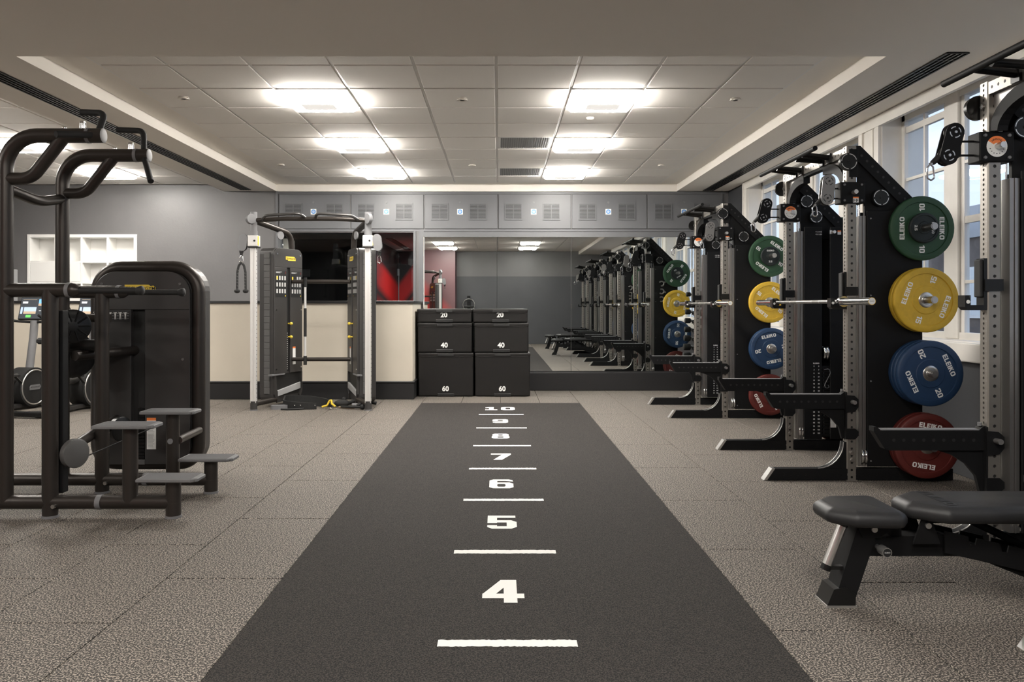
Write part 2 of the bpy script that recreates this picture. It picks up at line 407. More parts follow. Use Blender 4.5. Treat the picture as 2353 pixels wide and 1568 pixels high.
def ftext(mb, txt, h, T, off=.0, sx=1.0):
    key = (txt, off)
    if key not in FCACHE:
        cu = bpy.data.curves.new('t', 'FONT'); cu.body = txt; cu.align_x = 'CENTER'; cu.align_y = 'CENTER'; cu.offset = off; cu.resolution_u = 3
        ob = bpy.data.objects.new('t', cu); me = bpy.data.meshes.new_from_object(ob)
        FCACHE[key] = ([v.co.copy() for v in me.vertices], [list(p.vertices) for p in me.polygons])
        bpy.data.objects.remove(ob); bpy.data.meshes.remove(me); bpy.data.curves.remove(cu)
    v, f = FCACHE[key]
    return mb.add([(p.x*h*sx, p.y*h, 0) for p in v], f, False, T)
FACE = lambda x, y, z: frame((x, y, z), (1, 0, 0), (0, 0, 1), (0, -1, 0))   # lettering facing the camera (-Y)
# ================================================================== ROOM
BX0, BX1, BY0, BY1 = -7.6, 3.35, -2.6, 11.5
ZS, ZC = 2.90, 3.0
fl = struct('floor', MB().box(BX0, BX1+.4, BY0, BY1+.1, -.12, -.022), 'rubber_dark', 'dark subfloor under the speckled rubber tiles', 'floor')
# floor tiles 0.5 x 1 m in running bond, cut around the sprint track
TRX0, TRX1, TRY1 = -.971, 1.028, 9.96
tile_cache = {}
def floor_tile(x0, x1, y0, y1):
    key = (round(x1-x0, 3), round(y1-y0, 3))
    if key not in tile_cache:
        m = MB(); g = .0025; w_, h_ = key
        m.prism([(g, g), (w_-g, g), (w_-g, h_-g), (g, h_-g)], -.022, 0, None, False, .0025)
        tile_cache[key] = m.build('floor_tile', 'rubber_tile', fl); tile_cache[key].location = (x0, y0, 0); return
    inst(tile_cache[key], 'floor_tile', fl, (x0, y0, 0))
cols = [(-.971-.525-.5*k, -.971-.525-.5*(k-1)) if k else (-1.496, -.971) for k in range(0, 13)]
cols = [(a, b) for a, b in cols]
colr = [(1.028, 1.54), (1.54, 2.035), (2.035, 2.53), (2.53, 3.03), (3.03, 3.35)]
offs = {0: .55, 1: .05}
for k, (a, b) in enumerate(cols):
    if a < BX0: a = BX0
    y = -4+offs[k % 2]
    if b <= a+.05: continue
    while y < BY1:
        y0, y1 = max(y, BY0), min(y+1, BY1)
        if y1-y0 > .02: floor_tile(a, b, y0, y1)
        y += 1
for k, (a, b) in enumerate(colr):
    y = -4.02+(.52 if k % 2 else 0)-(.05 if k == 2 else 0)
    while y < BY1:
        y0, y1 = max(y, BY0), min(y+1, BY1)
        if y1-y0 > .02: floor_tile(a, b, y0, y1)
        y += 1
for k in range(4):
    a = TRX0+k*.49975
    floor_tile(a, a+.49975, TRY1, 10.7); floor_tile(a, a+.49975, 10.7, BY1); floor_tile(a, a+.49975, BY0, -1.6); floor_tile(a, a+.49975, -1.6, -.6)
# sprint track
tr = thing('sprint_track', 'charcoal carpet sprint track with white distance numbers laid in the floor', 'track', (0, 0, 0))
MB().prism([(TRX0+.002, -.6), (TRX1-.002, -.6), (TRX1-.002, TRY1), (TRX0+.002, TRY1)], -.021, .004, None, False, .004).build('carpet', 'turf', tr)
XT = .033
rough_line = None
def fuzzy_line(wd, th):
    m = MB(); n = 60; v = []
    for i in range(n+1):
        x = -wd/2+wd*i/n; v += [(x, -th/2+random.uniform(-.003, .003), 0), (x, th/2+random.uniform(-.004, .004), 0)]
    m.add(v, [(2*i, 2*i+2, 2*i+3, 2*i+1) for i in range(n)]); return m
for i, y in enumerate((.87, 1.87, 2.856, 3.919, 4.97, 5.925, 6.90, 7.91, 8.89)):
    o = fuzzy_line(.505, .055).build('distance_line', 'turf_white', tr); o.location = (XT, y, .0055)
SLAB1 = GL['1']; GL['1'] = (.66, [R_(.2, .46, 0, 1), [(0, .66), (.22, .78), (.22, 1), (0, .86)], R_(0, .66, 0, .17)])
for t, y in (('2', 1.38), ('3', 2.38), ('4', 3.38), ('5', 4.46), ('6', 5.42), ('7', 6.40), ('8', 7.41), ('9', 8.38), ('10', 9.40)):
    m = MB(); block(m, t, .27, frame((0, 0, 0), (1, 0, 0), (0, 1, 0), (0, 0, 1)), .80, .2)
    o = m.build('distance_number', 'turf_white', tr); o.location = (XT-.012, y, .0055)
GL['1'] = SLAB1
# ---- walls
wb = MB()
YB = BY1
wb.box(BX0, -6.86, YB, YB+.25, 0, 3.2).box(-5.26, -3.2, YB, YB+.25, 0, 3.2).box(-6.86, -5.26, YB, YB+.25, 2.272, 3.2).box(-6.86, -5.26, YB, YB+.25, 0, 1.296).box(-6.9, -5.2, YB+.25, YB+.4, 1.2, 2.4)
wb.box(-3.2, -1.236, YB, YB+.25, 2.30, 3.2); wb.box(-3.2, -1.236, YB, YB+.25, 0, 1.30)
wb.box(-1.236, 3.75, YB, YB+.25, 0, 3.2)
wback = struct('wall_back', wb, 'wall_grey', 'charcoal grey end wall with access panels above the mirror', 'wall')
xs = [(u-1145)/FPX*YB for u in (641, 806, 975, 1144.5, 1313, 1487, 1660)]
gm = None
def vent(w_=.256, h_=.245):
    m = MB(); fw = .014
    for (a, b, c, d) in ((-w_/2, w_/2, -h_/2, -h_/2+fw), (-w_/2, w_/2, h_/2-fw, h_/2), (-w_/2, -w_/2+fw, -h_/2, h_/2), (w_/2-fw, w_/2, -h_/2, h_/2), (-.006, .006, -h_/2, h_/2)):
        m.box(a, b, -.012, 0, c, d)
    n = 12
    for i in range(n):
        z = -h_/2+fw+(h_-2*fw)*(i+.5)/n
        m.box(-w_/2, w_/2, -.010, -.002, z-.0055, z+.0055)
    m.cur = 1; m.add([(-w_/2, -.0005, -h_/2), (w_/2, -.0005, -h_/2), (w_/2, -.0005, h_/2), (-w_/2, -.0005, h_/2)], [(0, 1, 2, 3)])
    return m
for i in range(6):
    a, b = xs[i]+.008, xs[i+1]-.008
    pn = MB().box(a, b, YB-.018, YB, 2.352, 2.853, .004, seg=1).build('access_panel', 'panel_grey', wback)
    zc = 1.225+(704-487)/FPX*YB
    offs_ = ((.205, .73) if i != 0 else (.2, .78))
    for fx in offs_:
        if gm is None: gm = vent().build('vent_grille', ['panel_grey', 'slot_black'], pn); gm.location = (a+(b-a)*fx, YB-.018, zc)
        else: inst(gm, 'vent_grille', pn, (a+(b-a)*fx, YB-.018, zc))
    cx = a+(b-a)*.485
    s_ = MB().box(cx-.041, cx+.041, YB-.0195, YB-.018, zc-.041, zc+.041).build('sticker', 'print_white' if i != 3 else 'print_white', pn)
    m = MB(); m.cyl((cx, YB-.0197, zc), (cx, YB-.0200, zc), .033, seg=20); m.cur = 1
    for q, ww in ((.012, .034), (0, .042), (-.012, .03)): m.box(cx-ww/2, cx+ww/2, YB-.0204, YB-.0201, zc+q-.003, zc+q+.003)
    m.build('sticker_print', ['label_blue', 'print_white'], pn)
    MB().cyl((cx, YB-.018, zc+.135), (cx, YB-.024, zc+.135), .016).cyl((cx, YB-.024, zc+.135), (cx, YB-.028, zc+.135), .008).build('lock', 'grey_plastic', pn)
# horizontal rails around panels, mirror surround, corner strip
m = MB().box(xs[0]-.03, 3.33, YB-.012, YB, 2.315, 2.345).box(xs[0]-.03, 3.33, YB-.012, YB, 2.86, 2.89).box(xs[0]-.045, xs[0]-.008, YB-.02, YB, 2.315, 2.9)
m.box(xs[0]-.045, xs[0]-.005, YB-.02, YB, 1.29, 2.315).box(-1.236, -1.20, YB-.02, YB, 1.29, 2.315).box(-1.155, -1.085, YB-.02, YB, 1.29, 2.315).box(-1.14, 3.2, YB-.018, YB, 2.24, 2.305)
m.box(3.235, 3.265, YB-.02, YB, 0, 2.9)
struct('trim_1', m, 'panel_grey', 'grey painted rails framing access panels and mirror', 'trim')
struct('baseboard_back', MB().box(-1.128, 3.35, YB-.06, YB, 0, .262, .006, seg=1).box(-1.128, 3.35, YB-.045, YB, .262, .278), 'skirting', 'tall black skirting below the wall mirror', 'baseboard')
# mirror
mir = thing('wall_mirror', 'large frameless wall mirror in tall panes reflecting the racks', 'mirror', (0, 0, 0))
mxs = [(u-1145)/FPX*YB for u in (975, 1142, 1312, 1483, 1655)]
for a, b in zip(mxs, mxs[1:]):
    MB().box(a+.002, b-.002, YB-.016, YB-.004, .282, 2.232, .0015, seg=1).build('mirror_pane', 'mirror', mir)
MB().box(mxs[0]-.012, mxs[0], YB-.02, YB-.002, .282, 2.24).build('edge_strip', 'white_paint', mir)
MB().box(mxs[0]-.012, mxs[-1], YB-.02, YB-.002, 2.232, 2.242).build('edge_strip', 'panel_grey', mir)
# low cream counter wall in front of the end wall
YL = 10.39
lw = MB().box(BX0, -1.128, YL, YB, 0, 1.262)
struct('wall_counter', lw, 'cream', 'waist-high cream painted wall below the studio window', 'wall')
struct('trim_2', MB().box(BX0, -1.10, YL-.03, YB, 1.262, 1.296, .004, seg=1), 'skirting', 'black ledge capping the cream counter wall', 'trim')
struct('baseboard_counter', MB().box(BX0, -1.108, YL-.02, YB, 0, .215, .005, seg=1).box(BX0, -1.098, YL-.03, YB, .215, .238, .004, seg=1), 'skirting', 'black skirting along the cream counter wall', 'baseboard')
# other walls
struct('wall_left', MB().box(BX0-.2, BX0, BY0, YB, 0, 3.2), 'wall_grey', 'plain grey wall of the left bay', 'wall')
wr = MB().box(BX0-.2, 3.75, BY0-.2, BY0, 0, 3.2)
struct('wall_rear', wr, 'wall_grey', 'dark rear wall seen in the mirror', 'wall')
struct('wall_pier', MB().box(-4.2, -1.35, BY0, -1.75, 0, 3.0), 'red_wall', 'red and purple painted pier seen in the mirror', 'wall')
MB().box(-1.35, 3.35, BY0, BY0+.012, 0, 2.19).build('dado_panel', 'wall_dark', bpy.data.objects['wall_rear'])
XR, XG, XO = 3.35, 3.55, 3.72
WINS = [(-.06, 3.22), (3.6, 6.9), (7.28, 10.57)]
m = MB().box(XR, XO, BY0, YB, 0, .86); ys = [BY0]+[q for w2 in WINS for q in w2]+[YB]
for i in range(0, len(ys), 2): m.box(XR, XO, ys[i], ys[i+1], .86, 3.2)
m.box(XR, XO, BY0, YB, 2.89, 3.2)
wright = struct('wall_right', m, ['wall_dark', 'white_paint'], 'dark grey wall below and between the tall windows', 'wall')
# white casings of the piers (real boards on the wall)
pc = MB()
for i in range(len(WINS)-1):
    a, b = WINS[i][1], WINS[i+1][0]
    pc.box(XR-.012, XR, a-.0, b, .96, 2.889)
    pc.box(XR-.03, XR-.012, a+.0, a+.07, .96, 2.889).box(XR-.03, XR-.012, b-.07, b, .96, 2.889).box(XR-.022, XR-.012, a+.12, b-.12, .96, 2.889)
pc.box(XR-.03, XR, WINS[-1][1], WINS[-1][1]+.13, .96, 2.889).box(XR-.045, XR-.03, WINS[-1][1]+.09, WINS[-1][1]+.13, .96, 2.889)
pc.box(XR-.03, XR, WINS[0][0]-.13, WINS[0][0], .96, 2.889)
pc.box(XR-.035, XR, WINS[0][0]-.13, WINS[-1][1]+.13, 2.80, 2.895)
for a, b in WINS:      # reveals
    pc.box(XR, XO, a, a+.012, .96, 2.889).box(XR, XO, b-.012, b, .96, 2.889).box(XR, XO, a, b, 2.878, 2.89)
struct('trim_3', pc, 'white_paint', 'white window casings and reveals on the right wall', 'trim')
pane_cache = {}
bar_cache = {}
for wi, (a, b) in enumerate(WINS):
    wn = thing('window_%d' % (wi+1), ['tall multi-pane window beside the nearest rack, seen in the mirror', 'tall white multi-pane window behind the plates of the middle rack', 'tall white multi-pane window near the mirror wall'][wi], 'window', (XG, a, 0)); tag(wn, kind='structure')
    W = b-a; zb, zt = .975, 2.878
    MB().box(-.25, .02, -.02, W+.02, .83, .965, .01).box(-.20, .17, 0, W, .90, .972).build('window_sill', 'white_paint', wn)
    m = MB().box(-.03, .03, .012, .06, zb, zt).box(-.03, .03, W-.06, W-.012, zb, zt).box(-.03, .03, 0, W, zb-.005, zb+.05).box(-.03, .03, 0, W, zt-.05, zt)
    m.build('window_frame', 'white_paint', wn)
    cw = .69; mw = (W-4*cw)/3
    zr = [zb+.03, 1.41, 1.88, 2.32, 2.75, zt-.03]
    for k in range(4):
        y0 = k*(cw+mw)
        if k < 3: MB().box(-.04, .05, y0+cw, y0+cw+mw, zb, zt, .006, seg=1).build('mullion', 'white_paint', wn)
        for s in (y0+.025, y0+cw-.03): MB().box(-.018, .02, s-.02, s+.022, zb, zt).build('casement_stile', 'white_paint', wn)
        yc = y0+cw/2
        MB().box(-.014, .016, yc-.011, yc+.011, zb+.02, zt-.02).build('glazing_bar', 'white_paint', wn)
        for z in zr[1:-1]:
            th = .026 if abs(z-2.75) < .01 or abs(z-1.88) < .01 else .012
            key = ('b', th)
            if key not in bar_cache:
                bar_cache[key] = MB().box(-.016, .018, -cw/2+.03, cw/2-.03, -th, th).build('glazing_bar', 'white_paint', wn); bar_cache[key].location = (0, yc, z)
            else: inst(bar_cache[key], 'glazing_bar', wn, (0, yc, z))
        for r in range(5):
            for s in (-1, 1):
                hgt = zr[r+1]-zr[r]; key = round(hgt, 3)
                loc = (0.002, yc+s*(cw/4-.008), (zr[r]+zr[r+1])/2)
                if key not in pane_cache:
                    pane_cache[key] = MB().box(-.002, .002, -cw/4+.015, cw/4-.015, -hgt/2, hgt/2).build('pane', 'glass', wn); pane_cache[key].location = loc
                else: inst(pane_cache[key], 'pane', wn, loc)
# ---- ceiling
cl = struct('ceiling', MB().box(BX0-.2, 3.75, BY0-.2, YB+.25, ZC, ZC+.2), 'plaster', 'white ceiling slab carrying the tile grid', 'ceiling')
so = MB().box(BX0, XO, 4.1, 5.29, ZS, ZC).box(-4.0, -3.23, 5.29, YB, ZS, ZC).box(2.60, XO, 5.29, YB, ZS, ZC).box(-4.0, -3.23, BY0, 4.1, ZS, ZC).box(2.60, XO, BY0, 4.1, ZS, ZC)
struct('ceiling_soffit', so, 'plaster', 'smooth plaster soffits framing the recessed tile ceiling', 'ceiling')
struct('trim_4', MB().box(-3.23, 2.60, YB-.02, YB, 2.895, ZC), 'plaster', 'pale cornice strip at the top of the end wall', 'trim')
LIT = set()
ctile = {}
def tile_grid(xl, yl, xmin, xmax, ymin, ymax, skip):
    X = sorted(set([xmin]+[x for x in xl if xmin+.05 < x < xmax-.05]+[xmax])); Y = sorted(set([ymin]+[y for y in yl if ymin+.05 < y < ymax-.05]+[ymax]))
    for i in range(len(X)-1):
        for j in range(len(Y)-1):
            cx, cy = (X[i]+X[i+1])/2, (Y[j]+Y[j+1])/2
            if any(abs(cx-p)+abs(cy-q) < .35 for p, q in skip): continue
            key = (round(X[i+1]-X[i], 3), round(Y[j+1]-Y[j], 3))
            if key not in ctile:
                w2, h2 = key[0]/2-.011, key[1]/2-.011
                ctile[key] = MB().prism([(-w2, -h2), (w2, -h2), (w2, h2), (-w2, h2)], -.013, 0, None, False, .004).build('ceiling_tile', 'tile_white', cl); ctile[key].location = (cx, cy, ZC)
            else: inst(ctile[key], 'ceiling_tile', cl, (cx, cy, ZC))
    for x in X: MB().box(x-.0105, x+.0105, ymin, ymax, ZC-.005, ZC).build('grid_bar', 'grid_white', cl)
    for y in Y: MB().box(xmin, xmax, y-.0105, y+.0105, ZC-.0055, ZC).build('grid_bar', 'grid_white', cl)
CX = [-.016+.6*k for k in range(-6, 6)]; CY = [5.77+.615*k for k in range(-16, 12)]
def row(k): return 5.77+.615*(k+.5)
RL, RR = -.016+.6*-2.5, -.016+.6*1.5
lights_main = [(x, row(k)) for k in (1, 4, 7) for x in (RL, RR)]
lights_fore = [(x, row(k)) for k in (-8, -11) for x in (RL, RR)]
vents_c = [(-.016+.3, row(4)), (-.016+.3, row(7))]
tile_grid(CX, CY, -2.92, 2.32, 5.45, 11.27, lights_main+vents_c)
tile_grid(CX, CY, -2.92, 2.32, -2.45, 3.95, lights_fore)
LXC = [-4.25-.6*k for k in range(0, 6)]
lights_left = [(LXC[2]+.3-.0, row(1)), (LXC[2]+.3, row(4)), (LXC[2]+.3, row(7)), (LXC[4]+.3, row(-5)), (LXC[4]+.3, row(-8))]  # first and last two panels are unseen, added to light the room
tile_grid(LXC, CY, -7.5, -4.1, 5.45, 11.4, lights_left[:3])
tile_grid(LXC, CY, -7.5, -4.1, -2.45, 3.95, lights_left[3:])
lum0 = None
def luminaire(x, y, label, group):
    global lum0
    t = thing('ceiling_light', label, 'ceiling light', (x, y, ZC), 0, group)
    if lum0 is None:
        m = MB(); a, b = .288, .296
        for q in ((-a, a, -b, -b+.02), (-a, a, b-.02, b), (-a, -a+.02, -b, b), (a-.02, a, -b, b)): m.box(q[0], q[1], q[2], q[3], -.02, 0)
        f = m.build('frame', 'grid_white', t)
        m = MB(); rg = [(0, -.004), (.0, -.045), (.025, -.068), (.09, -.076)]; v = []
        for q, z in rg: v += [(-a+.02+q, -b+.02+q, z), (a-.02-q, -b+.02+q, z), (a-.02-q, b-.02-q, z), (-a+.02+q, b-.02-q, z)]
        fcs = [(4*i+k, 4*i+(k+1) % 4, 4*i+4+(k+1) % 4, 4*i+4+k) for i in range(3) for k in range(4)]+[(12, 13, 14, 15)]
        d = m.add(v, fcs).build('diffuser', 'lamp', t)
        k = MB().prism(rrect(-.14, .14, -.09, .09, .02, 3), -.088, -.078, None, False, .003).build('basket', 'lamp_basket', t)
        lum0 = (f, d, k)
    else:
        for o in lum0: inst(o, o.name.split('.')[0], t)
    return t
nm = ['nearest', 'middle', 'farthest']
for i, (x, y) in enumerate(lights_main): luminaire(x, y, '%s bright square light panel in the %s row of the recessed ceiling' % (nm[i//2], 'left' if i % 2 == 0 else 'right'), 'square light panels in the recessed ceiling')
for i, (x, y) in enumerate(lights_fore): luminaire(x, y, ['upper left', 'upper right', 'lower left', 'lower right'][i]+' square light panel of those reflected in the mirror', 'square light panels above the camera')
for i, (x, y) in enumerate(lights_left): luminaire(x, y, ['square light panel at the left edge above the chin machine', 'square light panel behind the bent post of the chin machine', 'far square light panel in the left bay near the grey wall', 'nearer square light panel in the left bay behind the front beam', 'square light panel in the left bay beside the rear wall'][i], 'square light panels in the left bay')
gr0 = None
for i, (x, y) in enumerate(vents_c):
    t = thing('ceiling_grille', ['nearer', 'farther'][i]+' square air grille beside the right row of light panels', 'grille', (x, y, ZC), 0, 'air grilles in the tile ceiling')
    if not gr0:
        m = MB()
        for q in ((-.29, .29, -.30, -.27), (-.29, .29, .27, .30), (-.29, -.26, -.3, .3), (.26, .29, -.3, .3)): m.box(q[0], q[1], q[2], q[3], -.010, 0)
        a = m.build('frame', 'grid_white', t); sl = MB(); 
        b = MB().box(-.27, .27, -.28, .28, -.003, 0).build('backing', 'print_grey', t)
        s0 = MB().box(-.004, .004, -.275, .275, -.009, -.003).build('slat', 'grey_plastic', t); gr0 = (a, b, s0); s0.location = (-.25, 0, 0); st = 1
    else: inst(gr0[0], 'frame', t); inst(gr0[1], 'backing', t); st = 0
    for k in range(st, 22): inst(gr0[2], 'slat', t, (-.25+.5*k/21, 0, 0))
for i, (u, v) in enumerate(((422, 220), (1062, 223), (1690, 223), (645, 375), (1085, 376), (1520, 376))):
    y = (ZC-1.225)*FPX/(704-v); x = (u-1145)/FPX*y
    tag(MB().cyl((0, 0, -.016), (0, 0, -.009), .042, seg=20).cyl((0, 0, -.010), (0, 0, -.0), .05, seg=20).cyl((0, 0, -.03), (0, 0, -.024), .046, seg=20).cyl((0, 0, -.03), (0, 0, 0), .02, seg=10).build('sprinkler_cover', 'plaster'), ['white sprinkler disc in the near left ceiling tile', 'white sprinkler disc in the near middle ceiling tile', 'white sprinkler disc in the near right ceiling tile', 'white sprinkler disc in the far left ceiling tile', 'white sprinkler disc in the far middle ceiling tile', 'white sprinkler disc in the far right ceiling tile'][i], 'sprinkler', 'sprinkler discs in the ceiling').location = (x, y, ZC)
y = (ZC-1.225)*FPX/(704-306); x = (1442-1145)/FPX*y
tag(MB().torus(.10, .004, at(0, 0, -.011)).cyl((0, 0, -.012), (0, 0, -.0), .10, seg=28).build('ceiling_speaker', 'plaster'), 'faint round speaker cover set in a ceiling tile', 'speaker').location = (x, y, ZC)
y = (ZC-1.225)*FPX/(704-267); x = (1356-1145)/FPX*y
tag(MB().lathe([(0, -.03), (.02, -.03), (.035, -.02), (.04, 0)], 16).build('smoke_detector', 'plaster'), 'tiny white detector between the right light panels', 'detector').location = (x, y, ZC-.006)
# linear slot diffusers
def slot(name, x0, x1, y0, y1, label):
    t = thing('slot_diffuser', label, 'air diffuser', ((x0+x1)/2, (y0+y1)/2, ZS), 0, 'black slot diffusers in the soffits'); w2, l2 = (x1-x0)/2, (y1-y0)/2
    MB().box(-w2, w2, -l2, l2, -.003, 0).build('backing', 'slot_black', t)
    for k in range(5):
        x = -w2+2*w2*k/4; MB().box(x-.006, x+.006, -l2, l2, -.010, -.002).build('blade', 'black_satin', t)
    n = int(l2*2/.15); c = MB()
    b0 = None
    for k in range(n+1):
        y = -l2+2*l2*k/n
        if not b0: b0 = MB().box(-w2, w2, -.004, .004, -.008, -.002).build('cross_blade', 'black_satin', t); b0.location = (0, y, 0)
        else: inst(b0, 'cross_blade', t, (0, y, 0))
slot('l', -3.69, -3.55, 4.4, 11.32, 'long black slot diffuser in the left soffit')
slot('r', 2.96, 3.10, 5.2, 11.4, 'long black slot diffuser in the right soffit above the windows')
# ---- dark studio beyond the window
ZD = 2.6
sd = MB().box(-3.4, 0.6, 19.8, 19.9, 0, ZD).box(-2.61, -2.51, 16.3, 19.8, 0, ZD)
struct('wall_studio', sd, 'mural', 'dark studio wall with red sprayed chevrons beyond the window', 'wall')
struct('wall_studio_dark', MB().box(-7.5, -2.51, 16.2, 16.3, 0, ZD).box(.6, .7, 11.75, 19.9, 0, ZD).box(-7.6, -7.5, 11.75, 16.3, 0, ZD), 'wall_black', 'black partition in the dark studio', 'wall')
struct('ceiling_studio', MB().box(-7.6, .7, 11.75, 19.9, ZD, ZD+.1), 'plaster', 'dim ceiling of the studio beyond the window', 'ceiling')
struct('floor_studio', MB().box(-7.6, .7, 11.75, 19.9, -.1, 0), 'rubber_dark', 'dark studio floor beyond the window', 'floor')
tag(MB().box(-2.27, -2.12, 15.9, 19.2, ZD-.006, ZD).build('studio_slot_diffuser', 'slot_black'), 'black slot in the dim studio ceiling', 'air diffuser')
tag(MB().box(-2.56-.02, -2.47, 19.66, 19.78, 1.98, 2.16, .01).cyl((-2.49, 19.74, 0.9), (-2.49, 19.74, 1.98), .012, seg=8).build('wall_box', 'print_grey'), 'pale switch box with conduit on the red studio wall', 'switch box')
tag(MB().box(-4.03, -3.86, 16.17, 16.2, 1.83, 1.98, .006, seg=1).build('exit_sign', 'print_grey'), 'dim square sign on the black studio partition', 'sign')
tag(MB().box(-4.2, -3.14, 11.80, 12.2, 0, 2.24, .01).box(-3.19, -3.183, 11.795, 11.80, .1, 2.2).build('studio_cupboard', 'cream'), 'pale cupboard edge just inside the studio window', 'cupboard')
tag(MB().box(-3.2, -1.236, YB+.10, YB+.106, 1.30, 2.30).build('window_4', 'glass'), 'glass pane looking into the dark studio', 'window', None, 'structure')
lt = bpy.data.lights.new('studio_lamp', 'AREA'); lt.energy = 70; lt.size = .8; lo = bpy.data.objects.new('studio_lamp', lt); COL.objects.link(lo); lo.location = (-1.0, 17.6, ZD-.02)  # added fill light for the dark studio's red wall, no fixture there
# ---- outside
struct('ground_outside', MB().box(3.8, 60, -20, 80, -1.2, -1.0), 'ground_far', 'grey ground outside the windows', 'ground')
b = thing('brick_building', 'weathered brick building outside the windows', 'building', (13, 0, 0)); 
MB().box(0, 8, 6, 60, -1, 3.1).build('wall', 'brick_far', b); MB().box(-.1, 8, 5.9, 60.1, 3.1, 3.3).build('parapet', 'stone_far', b)
MB().box(1, 4, 23, 27.5, 3.3, 4.2, .02).build('roof_block', 'stone_far', b); MB().box(1, 2, 18, 19, 3.3, 4.5).build('chimney', 'brick_far', b)
w0 = None
for k in range(9):
    y = 9+k*4.2
    f = MB().box(-.06, .02, y-.6, y+.6, .9, 2.3).build('window', 'white_paint', b) if w0 is None else None
    if w0 is None: w0 = f; p0 = MB().box(-.08, -.05, 8.47, 9-.03, .98, 2.22).box(-.08, -.05, 9.03, 9.53, .98, 2.22).build('pane', 'glass', f)
    else: q = inst(w0, 'window', b, (0, y-9, 0)); inst(p0, 'pane', q)
# ================================================================== RACKS
UX = 2.48
HALF = .588
def pulley_cover(parent, x, y, z, r, facing=-1, name='pulley_cover'):
    """black disc with a segmented pale ring on its face, axis along Y, face towards facing*Y"""
    m = MB().cyl((x, y, z), (x, y+facing*.030, z), r, r*.97, 28).cyl((x, y+facing*.030, z), (x, y+facing*.034, z), .010, seg=10)
    o = m.build(name, 'black_satin', parent)
    T = frame((x, y+facing*.0306, z), (1, 0, 0), (0, 0, 1), (0, facing, 0)); a = MB()
    for k in range(4): a.arc(r*.80, r*.88, k*PI/2+.25, k*PI/2+PI/2-.05, T)
    a.build('ring_mark', 'cap_silver', o); return o
def stadium(r, h, n=8): return [(r*math.cos(t), h/2+r*math.sin(t)) for t in [PI*k/n for k in range(n+1)]]+[(r*math.cos(t), -h/2+r*math.sin(t)) for t in [PI+PI*k/n for k in range(n+1)]]
def carabiner(m, p, T=None, s=1.0):
    pts = fillet([(0, 0, 0), (-.014*s, 0, -.018*s), (-.012*s, 0, -.062*s), (.004*s, 0, -.072*s), (.018*s, 0, -.06*s), (.012*s, 0, -.012*s), (0, 0, 0)], .008*s, 3)
    m.tube([Vector(q)+Vector(p) for q in pts], .0038*s, 8)
UPC = {}
